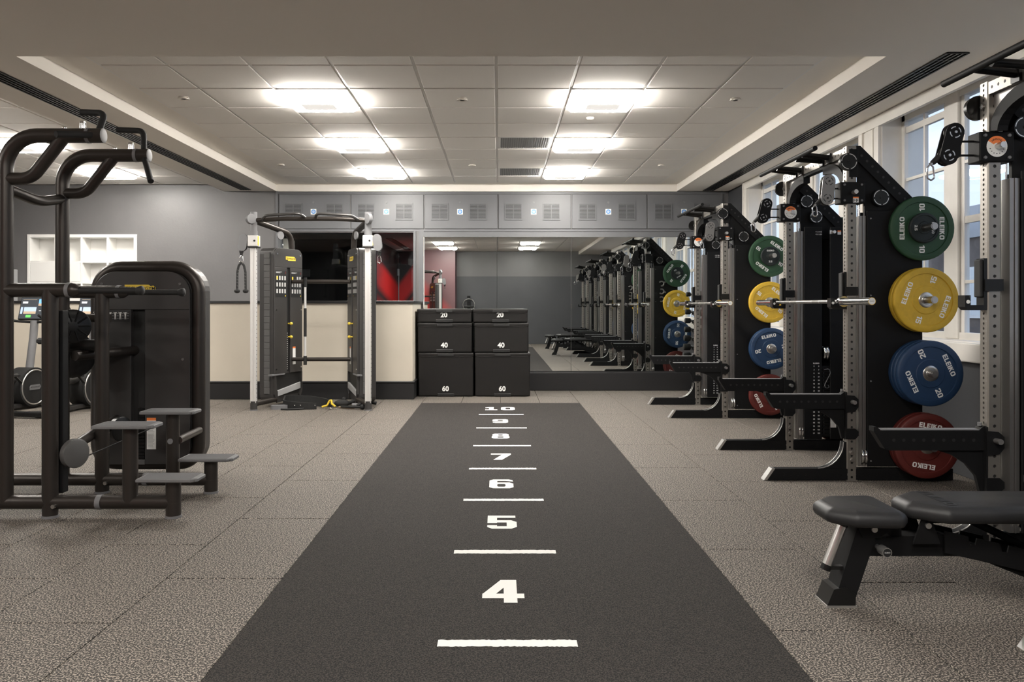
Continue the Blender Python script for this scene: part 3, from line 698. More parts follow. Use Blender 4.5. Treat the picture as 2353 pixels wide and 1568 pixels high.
def make_rack():
    t = thing('power_rack', '', 'power rack', (UX, 0, 0))
    # upright (shared mesh)
    def upright():
        m = MB(); h = .0345; Hh = 2.35; c = .006
        m.holed(2*h-2*c, Hh, .05, .0088, frame((0, -h, 0), (1, 0, 0), (0, 0, 1), (0, -1, 0)), 0)
        m.holed(2*h-2*c, Hh, .05, .0088, frame((0, h, 0), (-1, 0, 0), (0, 0, 1), (0, 1, 0)), 0)
        m.holed(2*h-2*c, Hh, .025, .0072, frame((-h, 0, 0), (0, -1, 0), (0, 0, 1), (-1, 0, 0)), 0)
        m.holed(2*h-2*c, Hh, .05, .0088, frame((h, 0, 0), (0, 1, 0), (0, 0, 1), (1, 0, 0)), 0)
        for sx in (-1, 1):
            for sy in (-1, 1): m.add([(sx*h, sy*(h-c), 0), (sx*(h-c), sy*h, 0), (sx*(h-c), sy*h, Hh), (sx*h, sy*(h-c), Hh)], [(0, 1, 2, 3)])
        m.box(-h+c, h-c, -h+c, h-c, Hh-.001, Hh)
        m.cur = 1; m.box(-h+.004, h-.004, -h+.004, h-.004, .001, Hh-.01); m.cur = 0
        m.box(-h-.004, h+.004, -h-.004, h+.004, 0, .006)
        return m
    for s in (-1, 1):
        y = s*HALF; O = s                       # outward direction is s*Y
        if 'u' not in UPC: UPC['u'] = upright().build('upright', ['upright_steel', 'print_black'], t); UPC['u'].location = (0, y, 0); up = UPC['u']
        else: up = inst(UPC['u'], 'upright', t, (0, y, 0))
        m = MB()
        T = frame((-.0348, -.004, 1.93), (0, -1, 0), (0, 0, 1), (-1, 0, 0)); block(m, 'ELEIKO', .008, T, .9)
        for k in range(30):
            T = frame((-.0348, -.021, .25+.05*k), (0, -1, 0), (0, 0, 1), (-1, 0, 0)); block(m, str(10+k) if all(ch in GL for ch in str(10+k)) else '20', .007, T, .9)
        m.build('upright_numbers', 'print_grey', up)
        for z in (.145, .195):
            MB().cyl((0, -.034, z), (0, -.046, z), .014, seg=6).build('bolt', 'steel_brushed', up); MB().cyl((0, .034, z), (0, .046, z), .014, seg=6).build('bolt', 'steel_brushed', up)
        for z in (2.23, 2.10): MB().cyl((-.034, 0, z), (-.046, 0, z), .013, seg=6).build('bolt', 'steel_brushed', up)
        # foot
        m = MB(); x0, x1, hz, hw = -.555, .71, .083, .034
        m.prism([(x0-.055, .004), (x0+.0, hz), (x1, hz), (x1, .004)], y*-1-hw+.002, y*-1+hw-.002, XZ)
        for fs, nx in ((-1, 1), (1, -1)):
            m.holed(hz-.008, x1-x0-.04, .05, .0088, frame((x0+.04, y+fs*hw, hz/2+.002), (0, 0, 1), (1, 0, 0), (0, fs, 0)))
        o = m.build('foot', 'black_steel', t)
        MB().prism([(x0-.062, .003), (x0-.004, hz+.003), (x0+.018, hz+.003), (x0-.040, .003)], -y-hw-.001, -y+hw+.001, XZ).build('foot_cap', 'cap_silver', o)
        m = MB(); pts = [(-.034, .083), (-.034, .26)]+[(-.034-.185*(1-math.cos(a)) if 0 else -.055-.17*(1-math.sin(a)), .25-.163*math.cos(a) if 0 else .253-.165*math.sin(a)) for a in []]
        arc = [(-.235+.18*math.cos(a)*1.0, .27-.185*math.sin(a)) for a in [PI/2*k/8 for k in range(9)]]   # from right-top to bottom-left
        m.prism([(-.034, .083), (-.034, .27)]+arc+[(-.25, .083)], -y-.026, -y+.026, XZ)
        g = m.build('gusset', 'black_steel', t)
        m = MB()
        for fs in (-1, 1): m.tube([(px+.002, y+fs*.024, pz) for px, pz in arc], .0035, 6)
        m.build('gusset_edge', 'cap_silver', g)  # silver strip along the curve stands in for the edge highlight
        # weight stack housing
        yi, yo = y-O*.075, y+O*.034              # inner / outer faces
        a, b_ = min(yi, yo), max(yi, yo)
        m = MB(); m.box(.105, .488, yo-.006, yo+.006, .10, 1.895, .003, seg=1)
        hs = m.build('outer_panel', 'black_steel', t)
        m = MB()
        for bx in (.13, .45):
            for bz in (.14, .7, 1.3, 1.84): m.cyl((bx, yo+O*.006, bz), (bx, yo+O*.010, bz), .006, seg=8)
        m.build('screw', 'grey_plastic', hs)
        MB().box(.105, .255, yi-.006, yi+.006, .10, 1.895, .003, seg=1).build('inner_panel', 'black_steel', t)
        MB().box(.325, .488, yi-.006, yi+.006, .10, 1.895, .003, seg=1).build('inner_panel', 'black_steel', t)
        m = MB().box(.48, .498, a+.006, b_-.006, .08, 1.9).box(.45, .49, a+.01, b_-.01, .02, 1.9)
        m.build('rear_post', 'black_steel', t)
        m = MB().box(.055, .076, a+.01, b_-.004, .10, 1.86).box(.078, .085, a+.004, b_-.0, .10, 1.86).box(.086, .104, a+.01, b_-.004, .10, 1.86)
        m.build('guide_rail', 'alu_rail', t)
        st = MB()
        for k in range(20): st.box(.20, .38, min(y-O*.066, y+O*.02), max(y-O*.066, y+O*.02), .12+k*.03, .147+k*.03, .003, seg=1)
        st.build('weight_stack', 'black_satin', t)
        m = MB().cyl((.332, yi+O*.012, .12), (.332, yi+O*.012, 1.88), .007, seg=8).cyl((.25, yi+O*.03, .12), (.25, yi+O*.03, 1.88), .006, seg=8).cyl((.065, y-O*.02, .2), (.065, y-O*.02, 2.0), .003, seg=6)
        m.build('guide_rod', 'chrome', t)
        # floating pulley and base pulley
        for (px, py, pz, rr) in ((.285, yi+O*.02, .83, .05), (.088, y-O*.01, .165, .055)):
            m = MB().torus(rr, .011, frame((px-.012, py, pz), (0, 1, 0), (0, 0, 1), (1, 0, 0)), 22, 8).torus(rr, .011, frame((px+.012, py, pz), (0, 1, 0), (0, 0, 1), (1, 0, 0)), 22, 8).cyl((px-.015, py, pz), (px+.015, py, pz), rr*.9, seg=20)
            m.build('chrome_pulley', 'chrome', t)
        # diagonal brace and triangular plate
        m = MB(); Tb = frame((.045, y, 2.35), Vector((1, 0, -.985)).normalized(), (0, O, 0), Vector((-.985, 0, -1)).normalized())
        ln = .64
        m.prism([(.03, 2.352), (.062, 2.352), (.497, 1.92), (.497, 1.86), (.43, 1.86), (.034, 2.255)], -y-.03, -y+.03, XZ)
        br = m.build('diagonal_brace', 'black_steel', t)
        m = MB()
        for fs in (-1, 1):
            for k in range(10):
                q = .05+k*.053; m.cyl((.035+q*.717, y+fs*.030, 2.318-q*.713), (.035+q*.717, y+fs*.0306, 2.318-q*.713), .009, seg=10)
        m.build('brace_holes', 'print_black', br)
        MB().prism([(.034, 2.26), (.44, 1.86), (.44, 1.80), (.10, 1.80), (.10, 1.98), (.085, 2.02), (.055, 2.02), (.055, 2.14), (.034, 2.14)], -y-.012, -y+.012, XZ).build('corner_plate', 'black_steel', t)
        pulley_cover(t, -.035, y+O*.040, 2.235, .062, O)
        MB().box(-.02, .045, y+O*.032-.003, y+O*.032+.003, 2.13, 2.33, .002, seg=1).build('pulley_bracket', 'black_steel', t)
        pulley_cover(t, .195, y+O*.030, 1.985, .060, O)
        pulley_cover(t, .135, y-O*.030, 2.115, .056, -O); pulley_cover(t, .215, y-O*.030, 1.985, .056, -O)
        # trolley on the upright
        m = MB().box(-.085, .088, y-.052, y+.052, 1.945, 2.095, .006)
        tl = m.build('trolley', 'black_steel', t)
        m = MB()
        for fs in (-1, 1):
            for bx in (-.06, .06):
                for bz in (1.965, 2.075): m.cyl((bx, y+fs*.052, bz), (bx, y+fs*.060, bz), .008, seg=8)
        m.build('trolley_bolt', 'grey_plastic', tl)
        m = MB().cyl((.0, y-.052, 2.02), (.0, y-.075, 2.02), .012, seg=12).cyl((.0, y-.070, 2.02), (.0, y-.105, 2.02), .016, .015, 14)
        m.build('pull_pin', 'cap_silver', tl)
        Tf = FACE(.0, y-.0524, 2.02)
        m = MB()
        if s == 1:
            m.cur = 1; m.arc(.012, .052, 0, 2*PI, Tf, 30); Tf2 = FACE(.0, y-.0528, 2.02); m.cur = 0; m.arc(.018, .0525, PI*.18, PI*.82, Tf2, 16)
            m.cur = 2; 
            for k, ch in enumerate('WARNING'):
                an = PI*(.70-.40*k/6); ca, sa = math.cos(an), math.sin(an)
                ftext(m, ch, .014, FACE(0, y-.0532, 2.02) @ frame((.036*ca, .036*sa, 0), (sa, -ca, 0), (ca, sa, 0), (0, 0, 1)), .01)
            for k in range(7): an = PI*(1.1+.13*k); m.box(-.003, .003, -.002, .002, 0, .0001, T=FACE(0, y-.0530, 2.02) @ frame((.036*math.cos(an), .036*math.sin(an), 0), (1, 0, 0), (0, 1, 0), (0, 0, 1)))
        else:
            Tq = FACE(.02, y-.0524, 1.972)
            m.cur = 0; m.add([(-.02, .008, 0), (.02, .008, 0), (.02, .018, 0), (-.02, .018, 0)], [(0, 1, 2, 3)], T=Tq); m.cur = 1; m.add([(-.02, -.022, 0), (.02, -.022, 0), (.02, .008, 0), (-.02, .008, 0)], [(0, 1, 2, 3)], T=Tq)
            m.cur = 2; Tq = FACE(.02, y-.0527, 1.972)
            for q in (-.010, .010): m.add([(q-.007, -.018, 0), (q-.001, -.018, 0), (q-.001, .004, 0), (q-.007, .004, 0)], [(0, 1, 2, 3)], T=Tq); m.add([(q+.001, -.010, 0), (q+.006, -.010, 0), (q+.006, .0, 0), (q+.001, .0, 0)], [(0, 1, 2, 3)], T=Tq)
        m.build('warning_label', ['label_orange', 'print_white', 'print_black'], tl)
        # swivel pulley arm
        tilt = .10 if s == -1 else .26
        cxp, cz = (-.160, 2.045) if s == -1 else (-.205, 2.04)
        Ta = at(cxp, y, cz) @ Matrix.Rotation(tilt, 4, 'Y')
        m = MB()
        for q in (-.024, .018): m.prism(stadium(.045, .125), q, q+.006, Ta @ XZ)
        sa = m.build('swivel_arm', 'alu_rail' if s == -1 else 'black_steel', t)
        m = MB()
        for pz in (-.06, .06):
            m.torus(.036, .012, Ta @ frame((0, 0, pz), (1, 0, 0), (0, 0, 1), (0, -1, 0)), 20, 8)
        m.build('arm_pulley', 'black_satin', sa)
        m = MB()
        for pz in (-.06, .06):
            TT = Ta @ frame((0, -.0245, pz), (1, 0, 0), (0, 0, 1), (0, -1, 0))
            for k in range(4): m.arc(.024, .029, k*PI/2+.2, k*PI/2+1.2, TT, 6)
            m.cyl((0, 0, 0), (0, 0, .006), .007, seg=8, T=TT)
        m.build('arm_mark', 'print_black' if s == -1 else 'cap_silver', sa)
        m = MB()
        for pz in (1.985, 2.055): m.cyl((cxp+.02, y, pz), (-.08, y, pz), .0055, seg=8).cyl((cxp+.035, y, pz-.012), (cxp+.035, y, pz+.012), .010, seg=8)
        m.box(cxp+.02, cxp+.045, y-.02, y+.02, 1.975, 2.065)
        m.build('arm_hinge', 'black_steel', t)
        e = Ta @ Vector((-.035, 0, -.075)); m = MB(); m.cyl(e, e+Vector((-.035, 0, -.03)), .018, .013, 10); m.build('rope_stop', 'rubber_black', sa)
        m = MB(); carabiner(m, e+Vector((-.045, 0, -.035)), s=1.15); m.cyl(e+Vector((-.03, 0, -.025)), e+Vector((-.047, 0, -.037)), .008, seg=8); m.build('carabiner', 'chrome', sa)
        m = MB().cyl((.075, y-O*.01, 1.86), (.075, y-O*.01, 2.10), .0035, seg=6).cyl((.075, y-O*.01, 2.01), (.075, y-O*.01, 2.05), .008, seg=8).cyl((.04, y-O*.01, 2.03), (.075, y-O*.01, 2.03), .005, seg=8)
        m.build('cable_fitting', 'chrome', t)
        # j hook
        hk = MB(); zz = 1.205
        hk.prism([(-.0355, zz), (-.0355, zz+.26), (-.052, zz+.26), (-.052, zz+.026), (-.118, zz+.026), (-.118, zz+.075), (-.146, zz+.075), (-.146, zz+.016), (-.13, zz)], -y-.031, -y+.031, XZ)
        hk.box(-.052, .040, y-.042, y-.0355, zz+.095, zz+.155).box(-.052, .040, y+.0355, y+.042, zz+.095, zz+.155)
        j = hk.build('j_hook', 'black_satin', t)
        MB().box(-.068, -.052, y-.028, y+.028, zz+.065, zz+.255, .006).build('hook_pad', 'rubber_black', j)
        MB().cyl((-.131, y-.0312, zz+.042), (-.131, y-.0330, zz+.042), .0095, seg=14).build('hook_badge', 'print_white', j)
        # safety arm
        zt = .602; m = MB()
        m.prism([(-.60, zt+.018), (-.585, zt+.018), (-.56, zt), (-.075, zt), (-.05, zt+.022), (-.036, zt+.022), (-.036, zt-.10), (-.52, zt-.10), (-.545, zt-.092), (-.60, zt-.005)], -y-.026, -y+.026, XZ)
        sf = m.build('safety_arm', 'black_steel', t)
        MB().box(-.57, -.07, y-.027, y+.027, zt, zt+.006, .002, seg=1).build('arm_liner', 'grey_plastic', sf)
        m = MB()
        for fs in (-1, 1):
            for k in range(9): m.cyl((-.50+.05*k, y+fs*.0262, zt-.048), (-.50+.05*k, y+fs*.0267, zt-.048), .0085, seg=10)
        m.build('arm_hole', 'print_black', sf)
        m = MB()
        for fs in (-1, 1):
            q = y+fs*.040
            m.prism([(-.045, zt+.0), (.015, zt-.005), (.043, zt-.03), (.043, zt-.085), (.02, zt-.115), (-.045, zt-.125)], -q-.004, -q+.004, XZ)
            m.prism([(-.045, zt-.235), (.02, zt-.235), (.043, zt-.255), (.043, zt-.285), (.02, zt-.31), (-.045, zt-.31)], -q-.004, -q+.004, XZ)
        m.box(-.046, -.037, y-.040, y+.040, zt-.31, zt+.02)
        m.prism([(-.046, zt-.10), (-.28, zt-.10), (-.20, zt-.125), (-.13, zt-.17), (-.08, zt-.23), (-.06, zt-.31), (-.046, zt-.31)], -y-.012, -y+.012, XZ)
        m.build('arm_bracket', 'black_steel', sf)
        MB().cyl((.0, y-.044, zt-.048), (.0, y-.085, zt-.048), .014, seg=14).cyl((.0, y+.044, zt-.048), (.0, y+.06, zt-.048), .010, seg=14).build('lock_pin', 'cap_silver', sf)
        MB().cyl((-.055, y, zt+.02), (-.055, y, zt+.038), .010, seg=10).build('arm_knob', 'grey_plastic', sf)
        # storage pegs
        for pz in (.262, .765, 1.268, 1.768):
            MB().cyl((.470, y+O*.034, pz), (.470, y+O*.235, pz), .0245, seg=16).cyl((.470, y+O*.235, pz), (.470, y+O*.238, pz), .019, seg=16).cyl((.470, y+O*.03, pz), (.470, y+O*.044, pz), .045, seg=16).build('storage_peg', 'peg_steel', t)
        # inside labels of the far frame
        if s == 1:
            m = MB(); yy = yi-.0068
            block(m, 'ELEIKO', .012, FACE(.205, yy, .742), .9)
            for k in range(20):
                z = .718-.0298*k
                block(m, str(3*k) if k else '0', .011, FACE(.186, yy, z), .8); block(m, str(7*k) if k else '0', .011, FACE(.226, yy, z), .8)
            m.build('weight_scale', 'print_white', t)
            m = MB()
            for k in range(19): m.cyl((.27, yi-.002, .69-.0298*k), (.27, yi+.004, .69-.0298*k), .006, seg=8)
            m.build('pin_hole', 'print_black', t)
            m = MB(); m.cur = 0; m.box(.325, .373, yy-.0003, yy, .20, .29); m.cur = 1; m.box(.325, .373, yy-.0003, yy, .29, .305)
            m.cur = 2
            for k in range(10): m.box(.329, .329+random.uniform(.025, .040), yy-.0006, yy-.0003, .206+.008*k, .208+.008*k)
            m.cur = 0; m.box(.40, .43, yy-.0003, yy, .235, .255); m.cur = 1; m.box(.40, .43, yy-.0003, yy, .255, .262); m.cur = 2; m.box(.404, .412, yy-.0006, yy-.0003, .237, .251); m.box(.418, .426, yy-.0006, yy-.0003, .237, .251)
            m.cur = 0; m.box(.385, .415, yy-.0003, yy, 1.83, 1.855); m.cur = 1; m.box(.385, .415, yy-.0003, yy, 1.855, 1.865)
            m.build('safety_label', ['print_white', 'label_orange', 'print_grey'], t)
            m = MB(); ftext(m, '+1.5 KG', .016, FACE(.285-.06, yy, 1.853), .01); ftext(m, '+3.5 LBS', .016, FACE(.285-.06, yy, 1.832), .01); m.build('panel_lettering', 'print_white', t)
            MB().cyl((.345, yi-.006, 1.85), (.345, yi-.045, 1.85), .013, seg=12).box(.315, .335, yi-.02, yi-.006, 1.835, 1.865).build('stack_pin', 'cap_silver', t)
            m = MB().tube(fillet([(.27, yy-.01, .69), (.31, yy-.012, .70), (.32, yy-.012, .66), (.29, yy-.012, .60), (.27, yy-.012, .56), (.28, yy-.012, .53), (.31, yy-.012, .54), (.30, yy-.012, .56)], .02, 4), .003, 6); m.build('pin_lanyard', 'grey_plastic', t)
        # curved corner bracket under the top beam
        sgn = -O; arc2 = [(sgn*(.30-.265*math.cos(a)), 2.10+.18*math.sin(a)) for a in [PI/2*k/8 for k in range(9)]]
        poly = [(sgn*.0345, 2.10), (sgn*.0345, 2.19)]+[(sgn*(.0345+.24*k/4), 2.19+.09*(k/4)**.8) for k in range(1, 5)]
        outer = [(sgn*(.34-.305*math.cos(a)), 2.10+.18*math.sin(a)) for a in [PI/2*k/8 for k in range(9)]]
        inner = [(sgn*(.36-.265*math.cos(a)), 2.09+.125*math.sin(a)) for a in [PI/2*k/8 for k in range(9)]]
        m = MB(); m.prism([(y+p, q) for p, q in outer+[(sgn*.40, 2.28), (sgn*.40, 2.215)]+inner[::-1]], -.026, .026, YZ)
        o = m.build('curved_bracket', 'black_steel', t)
        web = outer+[(sgn*.34, 2.283), (sgn*.0345, 2.283)]
        MB().prism([(y+p, q) for p, q in web], -.004, .004, YZ).build('corner_web', 'alu_rail', t)
        if s == 1:
            for zz, rr in ((1.60, .4), (1.47, -.2), (1.34, .1)):
                m = MB(); Tc = frame((.225, yo+.016, zz), (1, 0, 0), (0, 0, 1), (0, 1, 0)) @ Matrix.Rotation(rr, 4, 'Z')
                m.torus(.038, .011, Tc, 18, 8, -2.2, 2.2); m.box(-.07, -.03, -.012, .012, -.012, .006, T=Tc @ Matrix.Rotation(PI, 4, 'Z') @ at(.0, 0, 0)); m.build('bar_hanger', 'alu_rail', t)
    # top beam
    m = MB().box(-.031, .031, -HALF+.0345, HALF-.0345, 2.283, 2.345)
    for fs in (-1, 1): m.holed(.058, 2*HALF-.069, .05, .0088, frame((fs*.0318, -HALF+.0345, 2.314), (0, 0, 1), (0, 1, 0), (fs, 0, 0)))
    m.build('top_beam', 'upright_steel', t)
    MB().box(-.024, .024, -HALF+.36, HALF-.36, 2.262, 2.282).build('beam_strip', 'black_steel', t)
    m = MB()
    for fs in (-1, 1):
        for k in range(22):
            yy = -HALF+.0345+.03+.05*k
            m.cyl((fs*.0312, yy, 2.314), (fs*.0316, yy, 2.314), .0086, seg=8)
    m.build('beam_hole', 'print_black', t)
    MB().cyl((-.235, -HALF+.02, 2.345), (-.235, HALF-.0, 2.345), .0175, seg=14).build('pull_up_bar', 'black_steel', t)
    for yy in (-.33, -.20, .20, .33):
        MB().cyl((-.235, yy, 2.345 if abs(yy) > .25 else 2.335), (-.03, yy, 2.32), .021, seg=12).box(-.046, -.032, yy-.032, yy+.032, 2.28, 2.35).build('grip_bar', 'black_satin', t)
    return t
rack0 = make_rack(); index_kids()
RC = [(6.16, 'black and steel power rack in the middle, nearest with a barbell'), (3.39, 'black and steel power rack cropped by the right edge with an empty hook'), (9.25, 'farthest black and steel power rack, beside the dumbbell tower'), (.45, 'power rack beside the camera, seen only in the mirror')]
racks = []
for i, (yc, lab) in enumerate(RC):
    r = rack0 if i == 0 else copy_tree(rack0)
    r.location = (UX, yc, 0); r['label'] = lab; r['group'] = 'power racks along the window wall'; racks.append(r)
# ------------------------------------------------------------------ plates
PD = {'10': ('plate_green', .225, .036, 'green 10'), '15': ('plate_yellow', .225, .043, 'yellow 15'), '20': ('plate_blue', .225, .046, 'blue 20'), '25': ('plate_red', .225, .050, 'red 25'), '2.5': ('plate_black', .105, .026, 'small black 2.5')}
PP = {}
def plate_proto(k):
    matn, R, th, nm_ = PD[k]; h = th/2
    # local: axis along -Y (face at y=-h)
    A = frame((0, 0, 0), (1, 0, 0), (0, 0, 1), (0, -1, 0))
    if k != '2.5':
        half = [(.052, h-.004), (.095, h-.004), (.095, h-.004), (.100, h-.008), (.100, h-.008), (R*.80, h-.008), (R*.80, h-.008), (R*.815, h-.0005), (R*.815, h-.0005), (R-.008, h), (R-.002, h-.004), (R, h-.010)]
    else:
        half = [(.030, h-.002), (.040, h-.002), (.040, h-.002), (.044, h-.006), (.044, h-.006), (R*.82, h-.006), (R*.82, h-.006), (R*.84, h-.001), (R*.84, h-.001), (R-.006, h), (R, h-.006)]
    prof = half+[(r, -z) for r, z in half[::-1]]
    body = MB().lathe(prof, 48, A)
    m = MB(); hr = .054 if k != '2.5' else .032
    m.lathe([(.0252, h+.001), (hr*.55, h+.001), (hr*.55, h+.001), (hr*.6, h-.001), (hr*.6, h-.001), (hr*.92, h), (hr, h-.004), (hr, h-.004), (hr, -h+.004), (hr, -h+.004), (hr*.92, -h), (.0252, -h-.001), (.0252, -h-.001), (.0252, h+.001)], 28, A)
    return body, m
LT = {}
def plate(k, x, yc, z, roll, label, group, side, letters):
    matn, R, th, nm_ = PD[k]; h = th/2
    t = thing('weight_plate', label, 'weight plate', (x, yc, z), 0, group); t.rotation_euler = (0, roll, 0)
    if k not in PP:
        b, hb = plate_proto(k); PP[k] = (b.build('plate_body', matn, t), hb.build('hub', 'steel_brushed' if k != '2.5' else 'plate_black', t))
    else:
        for o in PP[k]: inst(o, o.name.split('.')[0], t)
    if not letters: return t
    zf = h-.0076 if k != '2.5' else h-.0056
    A = frame((0, 0, 0), (1, 0, 0), (0, 0, 1), (0, -1, 0))
    if side == 1: A = A @ Matrix.Rotation(PI, 4, 'Y')
    if k != '2.5': lst = [('brand_lettering', 'ELEIKO', .034, .139, 0), ('brand_lettering', 'ELEIKO', .034, .139, PI), ('number_lettering', k, .038, -.146, 0), ('number_lettering', k, .038, -.146, PI)]
    else: lst = [('brand_lettering', 'ELEIKO', .017, .060, 0), ('number_lettering', '2.5', .019, -.058, 0)]
    for nme, tx, hh, rad, a in lst:
        key = (k, side, nme, a)
        if key not in LT:
            m = MB(); block(m, tx, hh, A @ Matrix.Rotation(a, 4, 'Z') @ (at(0, rad, zf) if nme[0] == 'b' or k == '2.5' else at(-rad, 0, zf)), 1.0, .11); LT[key] = m.build(nme, 'print_white', t)
        else: inst(LT[key], nme, t)
    return t
HUBLIP = .0012
rackname = ['middle rack', 'rack at the right edge', 'farthest rack']
def load(ri, side, spec):
    r = racks[ri]; yc = r.location.y
    face = yc+side*HALF+side*.034+side*.008
    sn = 'near side' if side == -1 else 'mirror side'
    for k, n, roll, z in spec:
        d = .044-.034-.008+.004
        cur = face+side*.004
        for i in range(n):
            th = PD[k][2]; c = cur+side*(th/2+.0015); cur += side*(th+.003)
            pos = '' if n == 1 else (' outermost' if i == n-1 else (' innermost' if i == 0 else ' middle'))
            plate(k, UX+.470, c, z-.0, roll+i*.7*(i != n-1), '%s plate on the %s of the %s%s' % (PD[k][3], sn, rackname[ri], (','+pos) if pos else ''), 'weight plates on the racks', side, i == n-1)
        if k == '10':
            k2 = '2.5'; th = PD[k2][2]; c = cur+side*(th/2+.0015)
            plate(k2, UX+.470, c, z, {(0, -1): PI/2, (2, -1): 0}.get((ri, side), 2.6), '%s plate over green, %s of the %s' % (PD[k2][3], sn, rackname[ri]), 'weight plates on the racks', side, True)
Zp = (.262, .765, 1.268, 1.768)
load(0, -1, [('10', 1, -PI/2, Zp[3]), ('15', 2, -1.22, Zp[2]), ('20', 3, 1.15, Zp[1]), ('25', 2, .17, Zp[0])])
load(0, 1, [('10', 1, .3, Zp[3]), ('15', 2, .5, Zp[2]), ('20', 2, 1.1, Zp[1]), ('25', 1, 2.4, Zp[0])])
load(2, -1, [('10', 1, .62, Zp[3]), ('15', 1, .70, Zp[2]), ('20', 2, -.2, Zp[1]), ('25', 1, 1.1, Zp[0])])
load(2, 1, [('10', 1, 2.2, Zp[3]), ('15', 1, 1.75, Zp[2]), ('20', 2, 1.65, Zp[1]), ('25', 1, .4, Zp[0])])
load(1, 1, [('10', 1, .5, Zp[3]), ('15', 2, .3, Zp[2]), ('20', 2, .9, Zp[1]), ('25', 1, 1.4, Zp[0])])
# ------------------------------------------------------------------ barbells
bb0 = None
def barbell(yc, label):
    global bb0
    t = thing('barbell', label, 'barbell', (UX-.085, yc, 1.257), 0, 'barbells on the racks')
    if bb0 is None:
        m = MB().cyl((0, -.67, 0), (0, .67, 0), .014, seg=14); sh = m.build('shaft', 'steel_brushed', t)
        kn = MB()
        for a, b_ in ((-.64, -.50), (-.42, -.30), (-.28, -.16), (.16, .28), (.30, .42), (.50, .64)): kn.cyl((0, a, 0), (0, b_, 0), .0146, seg=14, caps=False)
        kn = kn.build('knurling', 'alu_rail', t); out = [sh, kn]
        for s in (-1, 1):
            out.append(MB().cyl((0, s*.655, 0), (0, s*.69, 0), .037, seg=20).cyl((0, s*.69, 0), (0, s*1.10, 0), .025, seg=18).cyl((0, s*.665, 0), (0, s*.650, 0), .028, .02, 16).build('sleeve', 'chrome', t))
            m = MB(); m.cyl((0, s*1.10, 0), (0, s*1.1015, 0), .0215, seg=18); m.cur = 1; ftext(m, 'ELEIKO', .0085, frame((0, s*1.1018, 0), (-s, 0, 0), (0, 0, 1), (0, s, 0)), .01)
            out.append(m.build('end_cap', ['print_white', 'print_black'], t))
        bb0 = out
    else:
        for o in bb0: inst(o, o.name.split('.')[0], t)
barbell(6.16, 'steel barbell resting on the hooks of the middle rack')
barbell(9.25, 'steel barbell resting on the hooks of the farthest rack')
